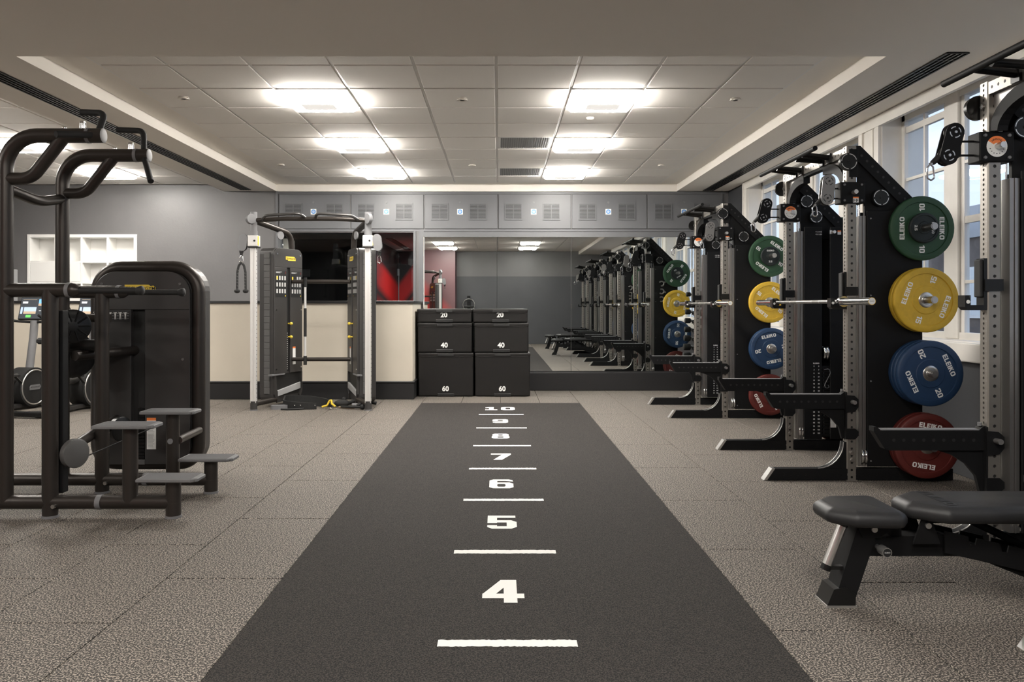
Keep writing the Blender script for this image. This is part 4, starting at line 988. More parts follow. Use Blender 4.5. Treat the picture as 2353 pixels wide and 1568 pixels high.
# ------------------------------------------------------------------ benches
def bench():
    t = thing('weight_bench', '', 'bench', (0, 0, 0))
    def pad(poly, z0, z1, name):
        m = MB(); n = len(poly)
        def ins(q):
            pp = [Vector(p) for p in poly]; out = []
            for i, p in enumerate(pp):
                e1 = (p-pp[i-1]).normalized(); e2 = (pp[(i+1) % n]-p).normalized(); nn = Vector((-(e1.y+e2.y), e1.x+e2.x)).normalized(); k = max(.5, nn.dot(Vector((-e1.y, e1.x)))); out.append(p+nn*q/k)
            return out
        H = z1-z0; rings = [(.03, z0), (.008, z0+.008), (.0, z0+H*.35), (0, z0+H*.6), (.008, z0+H*.8), (.024, z0+H*.95), (.04, z1)]
        v = []
        for q, z in rings: v += [(p.x, p.y, z) for p in ins(q)]
        f = [(i*n+k, i*n+(k+1) % n, (i+1)*n+(k+1) % n, (i+1)*n+k) for i in range(len(rings)-1) for k in range(n)]
        f.append(list(range((len(rings)-1)*n, len(rings)*n)))
        m.add(v, f, True); return m.build(name, 'pad_vinyl', t)
    def rnd(poly, r=.03): 
        q = fillet([(*p, 0) for p in [poly[-1]]+poly+[poly[0]]], r, 3)[1:-1]; return [(p.x, p.y) for p in q]
    seat = pad(rnd([(1.315, -.075), (1.40, -.155), (1.585, -.170), (1.615, -.13), (1.615, .13), (1.585, .170), (1.40, .155), (1.315, .075)], .035), .345, .412, 'seat_pad')
    back = pad(rnd([(1.64, -.065), (1.76, -.165), (2.66, -.165), (2.70, -.12), (2.70, .12), (2.66, .165), (1.76, .165), (1.64, .065)], .035), .362, .432, 'back_pad')
    m = MB(); block(m, 'ELEIKO', .045, frame((1.80, 0, .4335), (0, -1, 0), (1, 0, 0), (0, 0, 1)), 1.1); m.build('pad_lettering', 'print_black', back)
    # front leg leaning out to the left
    m = MB(); m.prism([(1.352, .008), (1.432, .008), (1.545, .345), (1.455, .345)], -.052, .052, XZ); lg = m.build('front_leg', 'black_steel', t)
    MB().prism([(1.325, .010), (1.440, .010), (1.440, .055), (1.40, .085), (1.352, .075)], -.058, .058, XZ).build('foot_block', 'black_satin', lg)
    MB().box(1.322, 1.445, -.060, .060, 0, .010).build('foot_pad', 'cap_silver', lg)
    a, b = Vector((1.405, -.02, .335)), Vector((1.335, -.02, .155)); d = (b-a).normalized()
    MB().cyl(a, b, .0195, seg=16).build('carry_handle', 'cap_silver', lg)
    m = MB()
    for p, q in ((a, -1), (b, 1)): m.cyl(p-d*.012*(-q)*-1, p+d*.012*q, .0215, seg=14)
    m.box(1.395, 1.475, -.035, -.005, .328, .345).box(1.325, 1.40, -.035, -.005, .148, .162)
    m.build('handle_bracket', 'black_satin', lg)
    # spine
    m = MB(); m.prism([(1.49, .275), (1.80, .295), (2.35, .115), (2.62, .075), (2.62, .02), (2.32, .045), (1.92, .205), (1.45, .205)], -.040, .040, XZ); m.build('spine', 'black_steel', t)
    for yy in (-.06, .05): MB().prism([(1.44, .345), (1.60, .345), (1.585, .315), (1.53, .285), (1.47, .285)], yy, yy+.01, XZ).build('seat_bracket', 'black_steel', t)
    m = MB()
    for yy in (-.075, .065): m.prism([(1.70, .362), (1.74, .362), (1.775, .265), (1.665, .265)], -yy-.010, -yy, XZ)
    m.box(1.60, 1.64, -.03, .03, .27, .345)
    m.build('pivot_bracket', 'black_steel', t)
    # ratchet ladder
    top = []; n = 5; p0, p1 = Vector((1.80, .285)), Vector((2.45, .135)); dd = (p1-p0)
    for k in range(n):
        q = p0+dd*k/n; top += [(q.x, q.y+.028), (q.x+dd.x/n*.72, q.y+.028+dd.y/n*.72), (q.x+dd.x/n*.78, q.y-.004+dd.y/n*.8), (q.x+dd.x/n*.95, q.y+.0+dd.y/n*.95)]
    poly = top+[(p1.x, p1.y-.06), (p0.x, p0.y-.06)]
    for yy in (-.062, .054): MB().prism(poly, -yy-.008, -yy, XZ).build('ratchet_ladder', 'black_steel', t)
    MB().tube([(1.90, -.0, .36), (2.15, 0, .24)], .016, 8).cyl((2.15, -.07, .235), (2.15, .07, .235), .011, seg=10).build('support_strut', 'black_steel', t)
    m = MB().box(1.73, 2.62, -.06, .06, .345, .362); m.build('back_frame', 'black_steel', t)
    m = MB()
    for (x, z) in ((1.505, .325), (1.722, .340), (2.13, .340)): m.cyl((x, -.085, z), (x, -.076, z), .012, seg=10).cyl((x, .085, z), (x, .076, z), .012, seg=10)
    m.build('bolt', 'cap_silver', t)
    o = MB().cyl((1.535, -.040, .245), (1.535, -.085, .245), .010, seg=10).cyl((1.535, -.075, .245), (1.535, -.125, .245), .019, seg=16); o = o.build('pull_pin', 'cap_silver', t)
    m = MB(); m.cyl((1.535, -.1255, .245), (1.535, -.1258, .245), .0165, seg=16); m.cur = 1; ftext(m, 'ELEIKO', .007, FACE(1.535, -.1261, .245), .01); m.build('pin_badge', ['print_black', 'print_white'], o)
    MB().box(2.54, 2.62, -.24, .24, .02, .075, .006).build('rear_foot', 'black_steel', t)
    for yy in (-.27, .27): MB().cyl((2.60, yy-.02, .045), (2.60, yy+.02, .045), .045, seg=18).build('wheel', 'rubber_black', t)
    return t
be = bench(); be['label'] = 'black adjustable weight bench in the right foreground'; be['group'] = 'adjustable benches in the racks'; be.location = (.01, 3.26, 0)
index_kids(); b2 = copy_tree(be); b2['label'] = 'adjustable bench beside the camera, seen only in the mirror'; b2.location = (.01, .42, 0)
# ------------------------------------------------------------------ plyo boxes
def plyo(x, z, h, txt, label, wd=.745, dx=0, y=10.68):
    t = thing('plyo_box', label, 'plyo box', (x+dx, y, z), 0, 'soft black plyo boxes'); D = .62
    m = MB().box(-wd/2, wd/2, 0, D, .004, h-.002, .018, seg=3); b = m.build('body', 'vinyl', t)
    lidh = .055
    MB().box(-wd/2-.003, wd/2+.003, -.004, D+.003, h-lidh, h-.001, .016, seg=3).build('lid', 'vinyl', t)
    MB().box(-wd/2+.03, wd/2-.03, -.006, .0, h-lidh-.006, h-lidh+.0, .002, seg=1).build('seam', 'vinyl', t)
    MB().box(-.11, .11, -.012, .01, h-.050, h-.014, .004, seg=1).build('top_flap', 'vinyl_flap', t)
    MB().box(-.115, .115, -.007, .01, .008, .046, .004, seg=1).build('bottom_flap', 'vinyl_flap', t)
    m = MB(); ftext(m, txt, .092, FACE(-.005, -.0012, {'20': .105, '40': .10, '60': .105}[txt]), .032); m.build('number', 'print_white', t)
for xi, (x, side) in enumerate(((-.7175, 'left'), (.050, 'right'))):
    dx = (.008, -.007, -.012) if xi == 0 else (.008, -.007, -.02)
    plyo(x, 0, .595, '60', 'large soft black plyo box marked 60 at the base of the %s stack' % side, .745, dx[0])
    plyo(x, .595, .405, '40', 'soft black plyo box marked 40 in the middle of the %s stack' % side, .735, dx[1])
    plyo(x, 1.0, .19, '20', 'flat soft black plyo box marked 20 on top of the %s stack' % side, .735, dx[2])
# ------------------------------------------------------------------ dumbbell tower
t = thing('dumbbell_tower', 'black upright dumbbell rack behind the farthest power rack', 'dumbbell rack', (2.98, 11.15, 0))
m = MB().box(-.025, .025, -.0, .05, .02, 1.52, .004, seg=1).box(-.035, .035, -.01, .06, 1.52, 1.55, .01); m.build('post', 'black_steel', t)
MB().box(-.25, .25, -.22, .22, 0, .03, .006).build('base', 'black_steel', t)
d0 = None
for k in range(9):
    z = 1.40-.132*k; s = .034+.0024*k
    MB().box(-.06, -.045, -.10, .04, z-.04, z-.012).box(.045, .06, -.10, .04, z-.04, z-.012).box(-.06, .06, .0, .035, z-.06, z-.03).build('cradle', 'black_steel', t)
    d = thing('dumbbell', ['topmost small dumbbell on the upright rack', 'second dumbbell from the top of the upright rack', 'third dumbbell from the top of the upright rack', 'fourth dumbbell from the top of the upright rack', 'middle dumbbell of the upright rack', 'fourth dumbbell from the bottom of the upright rack', 'third dumbbell from the bottom of the upright rack', 'second dumbbell from the bottom of the upright rack', 'lowest and largest dumbbell on the upright rack'][k], 'dumbbell', (2.98, 11.15-.075, z+.003), 0, 'round dumbbells on the upright rack')
    hl = .065+.007*k
    for q in (-1, 1): MB().lathe([(0, 0), (s*.8, 0), (s*.95, .006), (s, .014), (s, hl-.012), (s*.95, hl-.004), (s*.7, hl), (0, hl)], 18, frame((q*.085, 0, 0), (0, 1, 0), (0, 0, q), (q, 0, 0))).build('head', 'rubber_black', d)
    MB().cyl((-.087, 0, 0), (.087, 0, 0), .014, seg=12).cyl((-.087, 0, 0), (-.060, 0, 0), .019, seg=12).cyl((.060, 0, 0), (.087, 0, 0), .019, seg=12).build('handle', 'chrome', d)
# ================================================================== CHIN AND DIP MACHINE (left foreground)
cm = thing('chin_dip_machine', 'dark bronze chin and dip assist machine with steps in the left foreground', 'gym machine', (0, 0, 0))
YF, YR2 = 4.58, 5.18
r1 = .0425
for yi_, Y in enumerate((YF, YR2)):
    # base tube, feet
    MB().cyl((-3.35, Y, .088), (-1.89, Y, .088), .040, seg=20).build('base_tube', 'bronze_black', cm)
    MB().cyl((-2.325, Y, .088), (-2.295, Y, .088), .0425, seg=20).build('tube_collar', 'grey_plastic', cm)
    for x in (-2.60, -1.885, -3.25):
        f = MB().cyl((x, Y, .012), (x, Y, .088), .043, seg=20).build('foot_post', 'bronze_black', cm)
        MB().cyl((x, Y, 0), (x, Y, .014), .047, seg=20).build('foot_cap', 'grey_plastic', f)
    MB().cyl((-2.555, Y-.034, .074), (-2.555, Y-.056, .074), .012, seg=8).build('bolt', 'steel_brushed', cm)
    # tall post sweeping into the top arm
    px = -2.86
    pts = fillet([(px, Y, .088), (px, Y, 2.215), (-2.29, Y, 2.215)], .19, 10)
    MB().tube(pts, .0425, 20).build('tall_post', 'bronze_black', cm)
    MB().sphere((-2.29, Y, 2.215), .0425, 20, 8, sc=(.18, 1, 1)).build('end_cap', 'print_grey', cm)
    MB().cyl((-2.385, Y, 2.215), (-2.365, Y, 2.215), .0445, seg=20).build('arm_collar', 'grey_plastic', cm)
    brc = fillet([(px, Y, 1.965), (px+.15, Y, 1.965), (px+.335, Y, 2.20)], .12, 8); MB().tube(brc, .036, 16).build('arm_brace', 'bronze_black', cm)
    # indexing latch
    m = MB().cyl((-2.415, Y, 2.245), (-2.415, Y, 2.295), .012, seg=10).cyl((-2.40, Y, 2.25), (-2.40, Y, 2.285), .008, seg=10).box(-2.425, -2.395, Y-.012, Y+.012, 2.285, 2.30, .003)
    m.build('latch', 'chrome', cm)
    m = MB().sphere((-2.51, Y-.012, 2.256), .012, 10, 6); m.build('dome_bolt', 'chrome', cm)
    # grips
    gx = -2.325
    if yi_ == 0: p = [(gx, Y, 2.22), (gx-.13, Y-.20, 2.18)]; q = [(gx, Y, 2.22), (gx+.015, Y+.06, 2.36), (gx-.145, Y+.10, 2.375)]
    else: p = [(gx, Y, 2.21), (gx+.115, Y-.16, 2.02)]; q = [(gx, Y, 2.22), (gx-.02, Y+.04, 2.385), (gx-.21, Y+.08, 2.40)]
    MB().tube(p, .019, 14).build('grip_handle', 'rubber_black', cm); MB().tube(fillet(q, .05, 6), .019, 14).build('grip_handle', 'rubber_black', cm)
    # dip bar
    zb = 1.318
    b = MB().cyl((-2.875, Y, zb), (-2.50, Y, zb), .041, seg=20).sphere((-2.875, Y, zb), .041, 16, 8, sc=(.3, 1, 1)).build('dip_bar', 'bronze_black', cm)
    MB().cyl((-2.50, Y, zb), (-2.478, Y, zb), .044, seg=20).build('bar_collar', 'grey_plastic', b)
    MB().lathe([(.041, 0), (.04, .02), (.028, .04), (.020, .05)], 18, frame((-2.478, Y, zb), (0, 1, 0), (0, 0, 1), (1, 0, 0))).build('bar_cone', 'bronze_black', b)
    MB().cyl((-2.44, Y, zb-.002), (-2.09, Y, zb-.002), .0185, seg=14).build('dip_grip', 'rubber_black', b)
    MB().lathe([(.0185, 0), (.027, .02), (.028, .035), (.020, .042), (0, .044)], 16, frame((-2.10, Y, zb-.002), (0, 1, 0), (0, 0, 1), (1, 0, 0))).build('grip_knob', 'rubber_black', b)
    MB().cyl((-2.60, Y, .088), (-2.60, Y, zb), .044, seg=20).build('dip_post', 'bronze_black', cm)
    # steps
    for (x, z, wd, nme) in ((-2.135, .545, .345, 'high'), (-1.885, .24, .345, 'low')):
        p = MB().cyl((x, Y, .088), (x, Y, z-.02), .0425, seg=20).build('step_post', 'bronze_black', cm)
        k = MB(); cx = x-.008; a = wd/2
        k.prism([(cx-a, Y-.09), (cx+a-.035, Y-.09), (cx+a, Y-.06), (cx+a, Y+.06), (cx+a-.035, Y+.09), (cx-a, Y+.09)], z-.022, z, None, False, .005)
        st = k.build('step_plate', 'step_grey', cm)
        m = MB()
        for i in range(22): m.box(cx-a+.015, cx+a-.03, Y-.082+.0076*i, Y-.079+.0076*i, z-.0005, z+.0012)
        m.build('tread', 'grey_plastic', st)
        for sx in (Y-.0755, ): MB().cyl((cx+a-.017, Y-.072, z-.011), (cx+a-.013, Y-.078, z-.011), .004, seg=8).build('screw', 'chrome', st)
MB().cyl((-2.135, YR2-.0425, .345), (-2.135, YR2-.046, .345), .018, seg=16).build('post_disc', 'grey_plastic', cm)
MB().tube(fillet([(-2.86, YF, 1.91), (-2.84, (YF+YR2)/2, 1.87), (-2.86, YR2, 1.93)], .5, 6), .032, 14).build('cross_tube', 'bronze_black', cm)
MB().tube([(-2.10, YR2, .345), (-2.145, 5.66, .335)], .026, 14).build('link_tube', 'bronze_black', cm)
MB().tube([(-2.60, YF+.1, .34), (-2.72, 5.62, .42)], .032, 12).build('link_tube', 'bronze_black', cm)
MB().tube([(-2.78, YR2, .90), (-2.62, 5.70, .905)], .034, 12).build('link_tube', 'bronze_black', cm)
# pulley carriage on the dip post, kneeling arm
m = MB().box(-2.575, -2.548, YF+.04, YF+.10, .13, 1.20, .004); m.build('pulley_channel', 'black_steel', cm)
def disc(nm_, x, y, z, r, th, mt, ax=(1, -.45, 0)):
    A = axis_frame((x, y, z), ax); return MB().lathe([(0, -th), (r*.9, -th), (r, -th*.8), (r, -th*.8), (r, th*.8), (r, th*.8), (r*.9, th), (0, th)], 28, A).build(nm_, mt, cm)
disc('pulley_guard', -2.49, YF+.06, .36, .085, .022, 'housing_light'); disc('pulley_guard', -2.60, YR2+.25, .38, .085, .022, 'black_satin')
pw = disc('cable_pulley', -2.66, YF+.35, 1.10, .105, .03, 'black_satin', (.8, -1, 0))
m = MB(); A = axis_frame((-2.66, YF+.35, 1.10), (.8, -1, 0))
for k in range(10): m.cyl((.03*math.cos(k*PI/5), .03*math.sin(k*PI/5), .031), (.095*math.cos(k*PI/5), .095*math.sin(k*PI/5), .031), .005, seg=6, T=A)
m.build('pulley_spokes', 'black_steel', pw)
MB().tube([(-2.50, YF+.1, .31), (-2.36, YR2+.35, .40)], .004, 6).build('cable', 'rubber_black', cm)
MB().tube([(-2.95, YR2+.1, 1.28), (-2.78, YR2+.1, 1.02)], .034, 14).build('lever_tube', 'bronze_black', cm)
MB().tube([(-2.92, YR2+.15, 1.145), (-2.62, YR2+.15, 1.145)], .028, 14).build('lever_tube', 'bronze_black', cm)
MB().cyl((-2.94, YR2+.1, .955), (-2.62, YR2+.1, .965), .042, seg=18).cyl((-2.945, YR2+.1, .955), (-2.935, YR2+.1, .955), .043, seg=18).build('knee_lever', 'rubber_black', cm)
MB().sphere((-2.93, YR2+.25, .89), .16, 20, 10, sc=(1, .55, 1)).build('kneeling_pad', 'rubber_black', cm)
# housing
HX0, HX1, HY = -2.93, -2.14, 5.66
poly = rrect(HX0, HX1, .06, 1.535, (.16, .16, .20, .20), 8)
h = MB().prism(poly, -HY-.23, -HY-.035, XZ, False, .03).build('stack_housing', 'housing', cm)
m = MB(); m.tube([(px, HY+.06, pz) for px, pz in rrect(HX0+.03, HX1-.03, .09, 1.505, (.14, .14, .18, .18), 8)], .048, 12, closed=True); m.build('housing_rim', 'bronze_black', cm)
fp = rrect(HX0+.035, HX1-.115, .10, 1.465, (.10, .10, .16, .16), 8)
SX0, SX1 = -2.628, -2.533
# front panel with an open slot: two halves, top and bottom bridges
m = MB().prism(rrect(HX0+.03, SX0, .09, 1.20, (.12, 0, 0, 0), 6), -HY-.02, -HY+.014, XZ, False, .003); m.build('front_panel', 'housing', cm)
m = MB().prism(rrect(SX1, HX1-.07, .09, 1.20, (0, .12, 0, 0), 6), -HY-.02, -HY+.004, XZ, False, .003); m.build('front_panel', 'housing', cm)
m = MB().prism(rrect(HX0+.03, HX1-.07, 1.20, 1.475, (0, 0, .165, .165), 8), -HY-.02, -HY+.004, XZ, False, .003); m.build('front_panel', 'housing', cm)
MB().box(SX0, SX1, HY-.004, HY+.02, .09, .125).build('slot_sill', 'housing_light', cm)
MB().box(SX0, SX1, HY+.0305, HY+.034, .125, 1.2).build('slot_back', 'slot_black', cm)
m = MB()
for k in range(15): m.box(SX0+.045, SX1-.004, HY-.0, HY+.029, .13+k*.0245, .151+k*.0245, .002, seg=1)
m.build('stack_plates', 'black_satin', cm)
m = MB(); yy = HY-.0048; m.box(-2.518, -2.452, yy-.0005, yy, .20, .405); m.cur = 1; m.box(-2.518, -2.452, yy-.0005, yy, .405, .425); m.cur = 2
for k in range(20): m.box(-2.510, -2.510+random.uniform(.035, .05), yy-.001, yy-.0005, .208+.0096*k, .211+.0096*k)
m.build('safety_label', ['print_white', 'label_orange', 'print_grey'], cm)
m = MB(); zc = 1.353; xc = -2.565
lg = [(xc-.11, zc+.026), (xc-.11, zc-.008), (xc-.09, zc-.008), (xc-.09, zc-.026), (xc+.11, zc-.026), (xc+.11, zc+.008), (xc+.095, zc+.020), (xc+.075, zc+.016), (xc+.06, zc+.026)]
m.prism(lg[::-1], -yy, -yy+.004, XZ); o = m.build('logo_badge', 'logo_yellow', cm)
m = MB(); ftext(m, 'TECHNOGYM', .034, FACE(xc+.002, yy-.0045, zc-.002), .02, 1.0); m.build('logo_lettering', 'print_black', o)
m = MB(); yy2 = HY-.0148; m.box(-2.895, -2.636, yy2-.0003, yy2, 1.115, 1.195); m.cur = 1
ftext(m, 'KNEELING EASY', .016, FACE(-2.84, yy2-.0006, 1.18), .01); ftext(m, 'CHIN DIP', .016, FACE(-2.86, yy2-.0006, 1.165), .01)
def figure(m, x, z, h, T0=None, yv=0):
    T = FACE(x, yv, z); m.arc(0, h*.10, 0, 2*PI, T @ at(0, h*.40, 0), 8)
    for q in ([(-.12, .28), (.12, .28), (.09, -.05), (-.09, -.05)], [(-.09, -.05), (-.01, -.05), (-.03, -.5), (-.10, -.5)], [(.01, -.05), (.09, -.05), (.12, -.5), (.05, -.5)], [(-.12, .28), (-.06, .28), (-.2, .52), (-.26, .5)], [(.06, .28), (.12, .28), (.26, .5), (.2, .52)]):
        m.add([(a*h, b*h, 0) for a, b in q], [(0, 1, 2, 3)], T=T)
for k in range(4): 
    figure(m, -2.775+.036*k, 1.157, .052, yv=yy2-.0006)
    for q in (-.5, 0, .4): m.box(-2.765+.036*k, -2.750+.036*k, yy2-.0006, yy2-.0005, 1.157+q*.04-.001, 1.157+q*.04)
m.build('icon_strip', ['print_black', 'print_white'], cm)
for (sx, sz) in ((HX0+.09, 1.385), (HX1-.14, 1.385), (HX0+.06, .845), (HX1-.12, .845), (HX0+.06, .47)):
    MB().cyl((sx, HY-.004, sz), (sx, HY-.009, sz), .010, seg=10).build('panel_screw', 'chrome', cm)
# ================================================================== DUAL CABLE MACHINE
def cable_machine():
    t = thing('dual_cable_machine', '', 'gym machine', (0, 0, 0))
    for s in (-1, 1):
        cx = s*.672
        m = MB()
        pr = [(-.032, -.03), (-.012, -.03), (-.010, -.024), (.010, -.024), (.012, -.03), (.032, -.03), (.034, -.026), (.034, .026), (.03, .03), (-.03, .03), (-.034, .026), (-.034, -.026)]
        m.prism([(cx+a, b) for a, b in pr], .09, 2.10); c = m.build('column', 'alu_white', t)
        m = MB()
        for k in range(38): m.box(cx+.0335, cx+.0352, -.008, .008, .15+.05*k, .160+.05*k)
        m.build('scale_mark', 'print_black', c)
        b = MB().cyl((cx, 0, .012), (cx, 0, .11), .041, seg=18).build('column_foot', 'housing', t); MB().cyl((cx, 0, 0), (cx, 0, .014), .045, seg=18).build('foot_cap', 'grey_plastic', b)
        MB().cyl((cx, 0, 2.10), (cx, 0, 2.33), .040, seg=18).cyl((cx, 0, 2.06), (cx, 0, 2.11), .046, seg=18).build('column_head', 'grey_plastic', t)
        MB().cyl((cx+s*.03, -.05, 2.245), (cx-s*.0, -.075, 2.245), .062, .058, 22).build('head_pulley', 'grey_plastic', t)
        # carriage
        cg = MB().box(cx-.058, cx+.062, -.055, .055, 1.925, 2.055, .008).build('carriage', 'alu_white', t)
        MB().box(cx-.062, cx+.066, -.06, .06, 1.91, 1.927, .004).cyl((cx+.025, -.055, 1.99), (cx+.025, -.059, 1.99), .012, seg=12).build('carriage_detail', 'print_black', cg)
        MB().box(cx+.060, cx+.068, -.05, -.02, 1.935, 2.045, .002).build('carriage_knob', 'logo_yellow', cg)
        Ta = at(cx+s*.115, -.03, 1.97) @ Matrix.Rotation(s*-.12, 4, 'Y')
        ar = MB()
        for q in (-.026, .020): ar.prism(stadium(.05, .10), q, q+.006, Ta @ XZ)
        ar = ar.build('swivel_arm', 'grey_plastic', t); m = MB()
        for pz in (-.05, .05): m.torus(.036, .013, Ta @ frame((0, 0, pz), (1, 0, 0), (0, 0, 1), (0, -1, 0)), 20, 8)
        m.build('arm_pulley', 'black_satin', ar)
        MB().cyl((cx+s*.06, 0, 1.97), (cx+s*.10, -.02, 1.97), .02, seg=10).build('arm_hinge', 'grey_plastic', t)
        e = Vector((cx+s*.135, -.03, 1.865)); m = MB().sphere(e, .026, 12, 8).cyl(e, e+Vector((0, 0, -.045)), .022, .016, 12); m.build('rope_stop', 'rubber_black', ar)
        m = MB(); carabiner(m, e+Vector((0, 0, -.045)), s=1.3); m.build('carabiner', 'chrome', ar)
        # tower, facing inwards
        th = math.radians(67); n_ = Vector((-s*math.sin(th), -math.cos(th), 0)); td = Vector((-s*math.cos(th), math.sin(th), 0))
        o = Vector((s*.497, .25, 0)); F = frame(o, td, (0, 0, 1), n_)        # (t, z, out)
        W, D = .54, .235
        side = MB(); pl = rrect(0, W, .055, 1.935, (.09, .09, .075, .075), 6)
        side.prism(pl, -D, -.02, F, False, .012); tw = side.build('tower', 'housing', t)
        # front panel around the weight slot, cut out above a storage tray
        pnl = MB(); pnl.prism(rrect(.0, .235, .40, 1.70, 0), -.022, 0, F, False, .004); pnl.build('tower_panel', 'housing', t)
        MB().prism(rrect(.30, W, .40, 1.70, 0), -.022, 0, F, False, .004).build('tower_panel', 'housing', t)
        MB().prism(rrect(.0, W, 1.70, 1.935, (0, 0, .09, .09), 6), -.022, 0, F, False, .004).build('tower_panel', 'housing', t)
        tray = MB().prism([(0, .40), (.03, .40), (.05, .20), (.12, .06), (.05, .055), (.0, .16)], -.022, 0, F).prism([(W, .40), (W-.02, .40), (W-.02, .20), (W-.06, .12), (W-.05, .06), (W, .16)], -.022, 0, F).build('tray_cheek', 'housing', t)
        MB().prism([(.06, .13), (.50, .19), (.50, .27), (.06, .20)], -.02, .004, F, False, .003).build('tray_lip', 'print_grey', t)
        MB().prism(rrect(.03, .51, .13, .40, .01, 2), -.06, -.0195, F).build('tray_back', 'slot_black', t)
        MB().prism([(-.06, .385), (.17, .385), (.19, .40), (-.06, .405)], -.05, .012, F, False, .003).build('tray_shelf', 'grey_plastic', t)
        MB().prism(rrect(.235, .30, .42, 1.70, 0), -.0205, -.0195, F).build('slot_back', 'slot_black', t)
        m = MB()
        for k in range(18): m.box(.242, .275, .44+.026*k, .462+.026*k, -.019, -.008, T=F)
        m.build('stack_plates', 'black_satin', t)
        m = MB()
        for k in range(18): m.box(.246, .256, .447+.026*k, .455+.026*k, -.0079, -.0077, T=F)
        m.build('scale_mark', 'print_white', t)
        for zz in (1.01, .845): MB().cyl((.27, zz, -.01), (.27, zz, .03), .008, seg=8, T=F).sphere((.27, zz, .035), .020, 12, 8, T=F).build('selector_pin', 'logo_yellow', t)
        # ribbed outer side strip
        G = frame(o-n_*.07 + (-td)*.001, -n_, (0, 0, 1), -td)
        for k in range(22):
            z0 = .16+.0785*k; q = MB().prism(rrect(.0, .085, z0, z0+.0745, .0), 0, .007, G, False, .002); q.build('side_rib', 'housing_light', t)
        for sx, sz in ((.05, 1.86), (.49, 1.86), (.03, 1.18), (.51, 1.18), (.03, .46), (.51, .46)): MB().cyl((sx, sz, 0), (sx, sz, .005), .010, seg=10, T=F).build('tower_screw', 'chrome', t)
        m = MB(); m.prism([(.21, 1.80), (.21, 1.84), (.37, 1.84), (.40, 1.82), (.40, 1.79), (.25, 1.785), (.25, 1.80)][::-1], 0, .004, F); lo_ = m.build('logo_badge', 'logo_yellow', t)
        m = MB(); ftext(m, 'TECHNOGYM', .028, F @ at(.305, 1.813, .0045), .02); m.build('logo_lettering', 'print_black', lo_)
        m = MB()
        for (a, b_) in ((.015, .225), (.31, .525)):
            m.cur = 0; m.box(a, b_, 1.335, 1.66, .0002, .0012, T=F); m.cur = 1
            m.box(a+.01, a+.12, 1.640, 1.645, .0013, .0016, T=F); m.box(a+.01, a+.09, 1.630, 1.635, .0013, .0016, T=F)
            for rr in range(3):
                for k in range(4):
                    if rr == 0 and k < 2 and a > .2: continue
                    xx = a+.03+.05*k; zz = 1.57-.08*rr; m.box(xx-.014, xx+.014, zz-.026, zz+.024, .0013, .0016, T=F)
            m.cur = 2; m.box(b_-.03, b_-.014, 1.62, 1.65, .0013, .0016, T=F); m.cur = 3; m.box(a+.02, a+.045, 1.55, 1.59, .0017, .0019, T=F); m.box(b_-.03, b_-.015, 1.345, 1.36, .0013, .0016, T=F)
        m.build('poster_print', ['print_black', 'print_pale', 'plate_red', 'logo_yellow'], t)
        m = MB(); m.box(.345, .40, .50, .70, .0002, .0012, T=F); m.cur = 1; m.box(.345, .40, .70, .72, .0002, .0013, T=F); m.build('safety_label', ['print_white', 'label_orange'], t)
        # arm from the head down into the tower
        pts = fillet([(cx, 0, 2.235), (s*.58, .22, 2.20), (s*.40, .60, 2.13), (s*.385, .63, 1.90)], [.3, .14], 8); MB().tube(pts, .036, 16).build('tower_arm', 'bronze_black', t)
        MB().cyl((s*.47, .38, 2.09), (s*.455, .37, 2.09), .05, seg=20).build('idler_pulley', 'grey_plastic', t)
        MB().tube([(cx, 0, .075), (s*.50, .30, .095)], .032, 14).build('base_arm', 'bronze_black', t)
        # pull-up loop handle
        pts = fillet([(s*.56, -.03, 2.235), (s*.50, -.14, 2.275), (s*.10, -.14, 2.30), (s*.06, -.03, 2.262)], [.08, .08], 6); MB().tube(pts, .0165, 12).build('pull_up_handle', 'grip_grey', t)
    MB().tube(fillet([(-.64, 0, 2.235), (-.3, -.02, 2.25), (.3, -.02, 2.25), (.64, 0, 2.235)], 1, 4), .026, 16).build('top_bar', 'bronze_black', t)
    for z in (1.53, .565): MB().cyl((-.36, .55, z), (.36, .55, z), .025, seg=16).build('cross_bar', 'bronze_black', t)
    return t
CMX, CMY = -2.20, 9.27
c1 = cable_machine(); c1['label'] = 'dual cable machine with silver columns in front of the cream counter'; c1.location = (CMX, CMY, 0)
index_kids(); c2 = copy_tree(c1); c2['label'] = 'second dual cable machine against the red pier, seen only in the mirror'; c2.location = (-2.42, -.85, 0); c2.rotation_euler = (0, 0, PI)
c1['group'] = c2['group'] = 'dual cable machines'
# attachments
t = thing('triceps_rope', 'black twisted triceps rope hanging from the left pulley', 'rope handle', (CMX-.672-.135, CMY-.03, 1.745))
MB().cyl((0, 0, .0), (0, 0, .02), .012, seg=8).box(-.022, .022, -.012, .012, -.02, .004, .003).tube([(0, 0, .02), (0, 0, .045)], .006, 6).build('clip', 'chrome', t)
for s in (-1, 1):
    pts = fillet([(0, 0, -.01), (s*.03, 0, -.04), (s*.047, 0, -.12), (s*.050, 0, -.33)], .05, 5); pp = []
    rp = MB().tube(pts, .0135, 10).build('rope', 'rope_black', t)
    m = MB()
    for k in range(40):
        z = -.07-.25*k/39; a = k*1.1; x = s*(.035+.012*min(1, k/12))
        pp.append((x+.0125*math.cos(a)*1, .0125*math.sin(a), z))
    m.tube(pp, .0035, 5).build('rope_strand', 'rope_grey', rp)
    MB().lathe([(0, 0), (.030, .0), (.034, -.015), (.030, -.032), (.018, -.040), (0, -.042)], 16, at(s*.050, 0, -.325)).build('stopper', 'rubber_black', t)
t = thing('straight_bar', 'upright straight bar with black grips hanging between the cable towers', 'bar', (-2.39, CMY+.55-.05, .50))
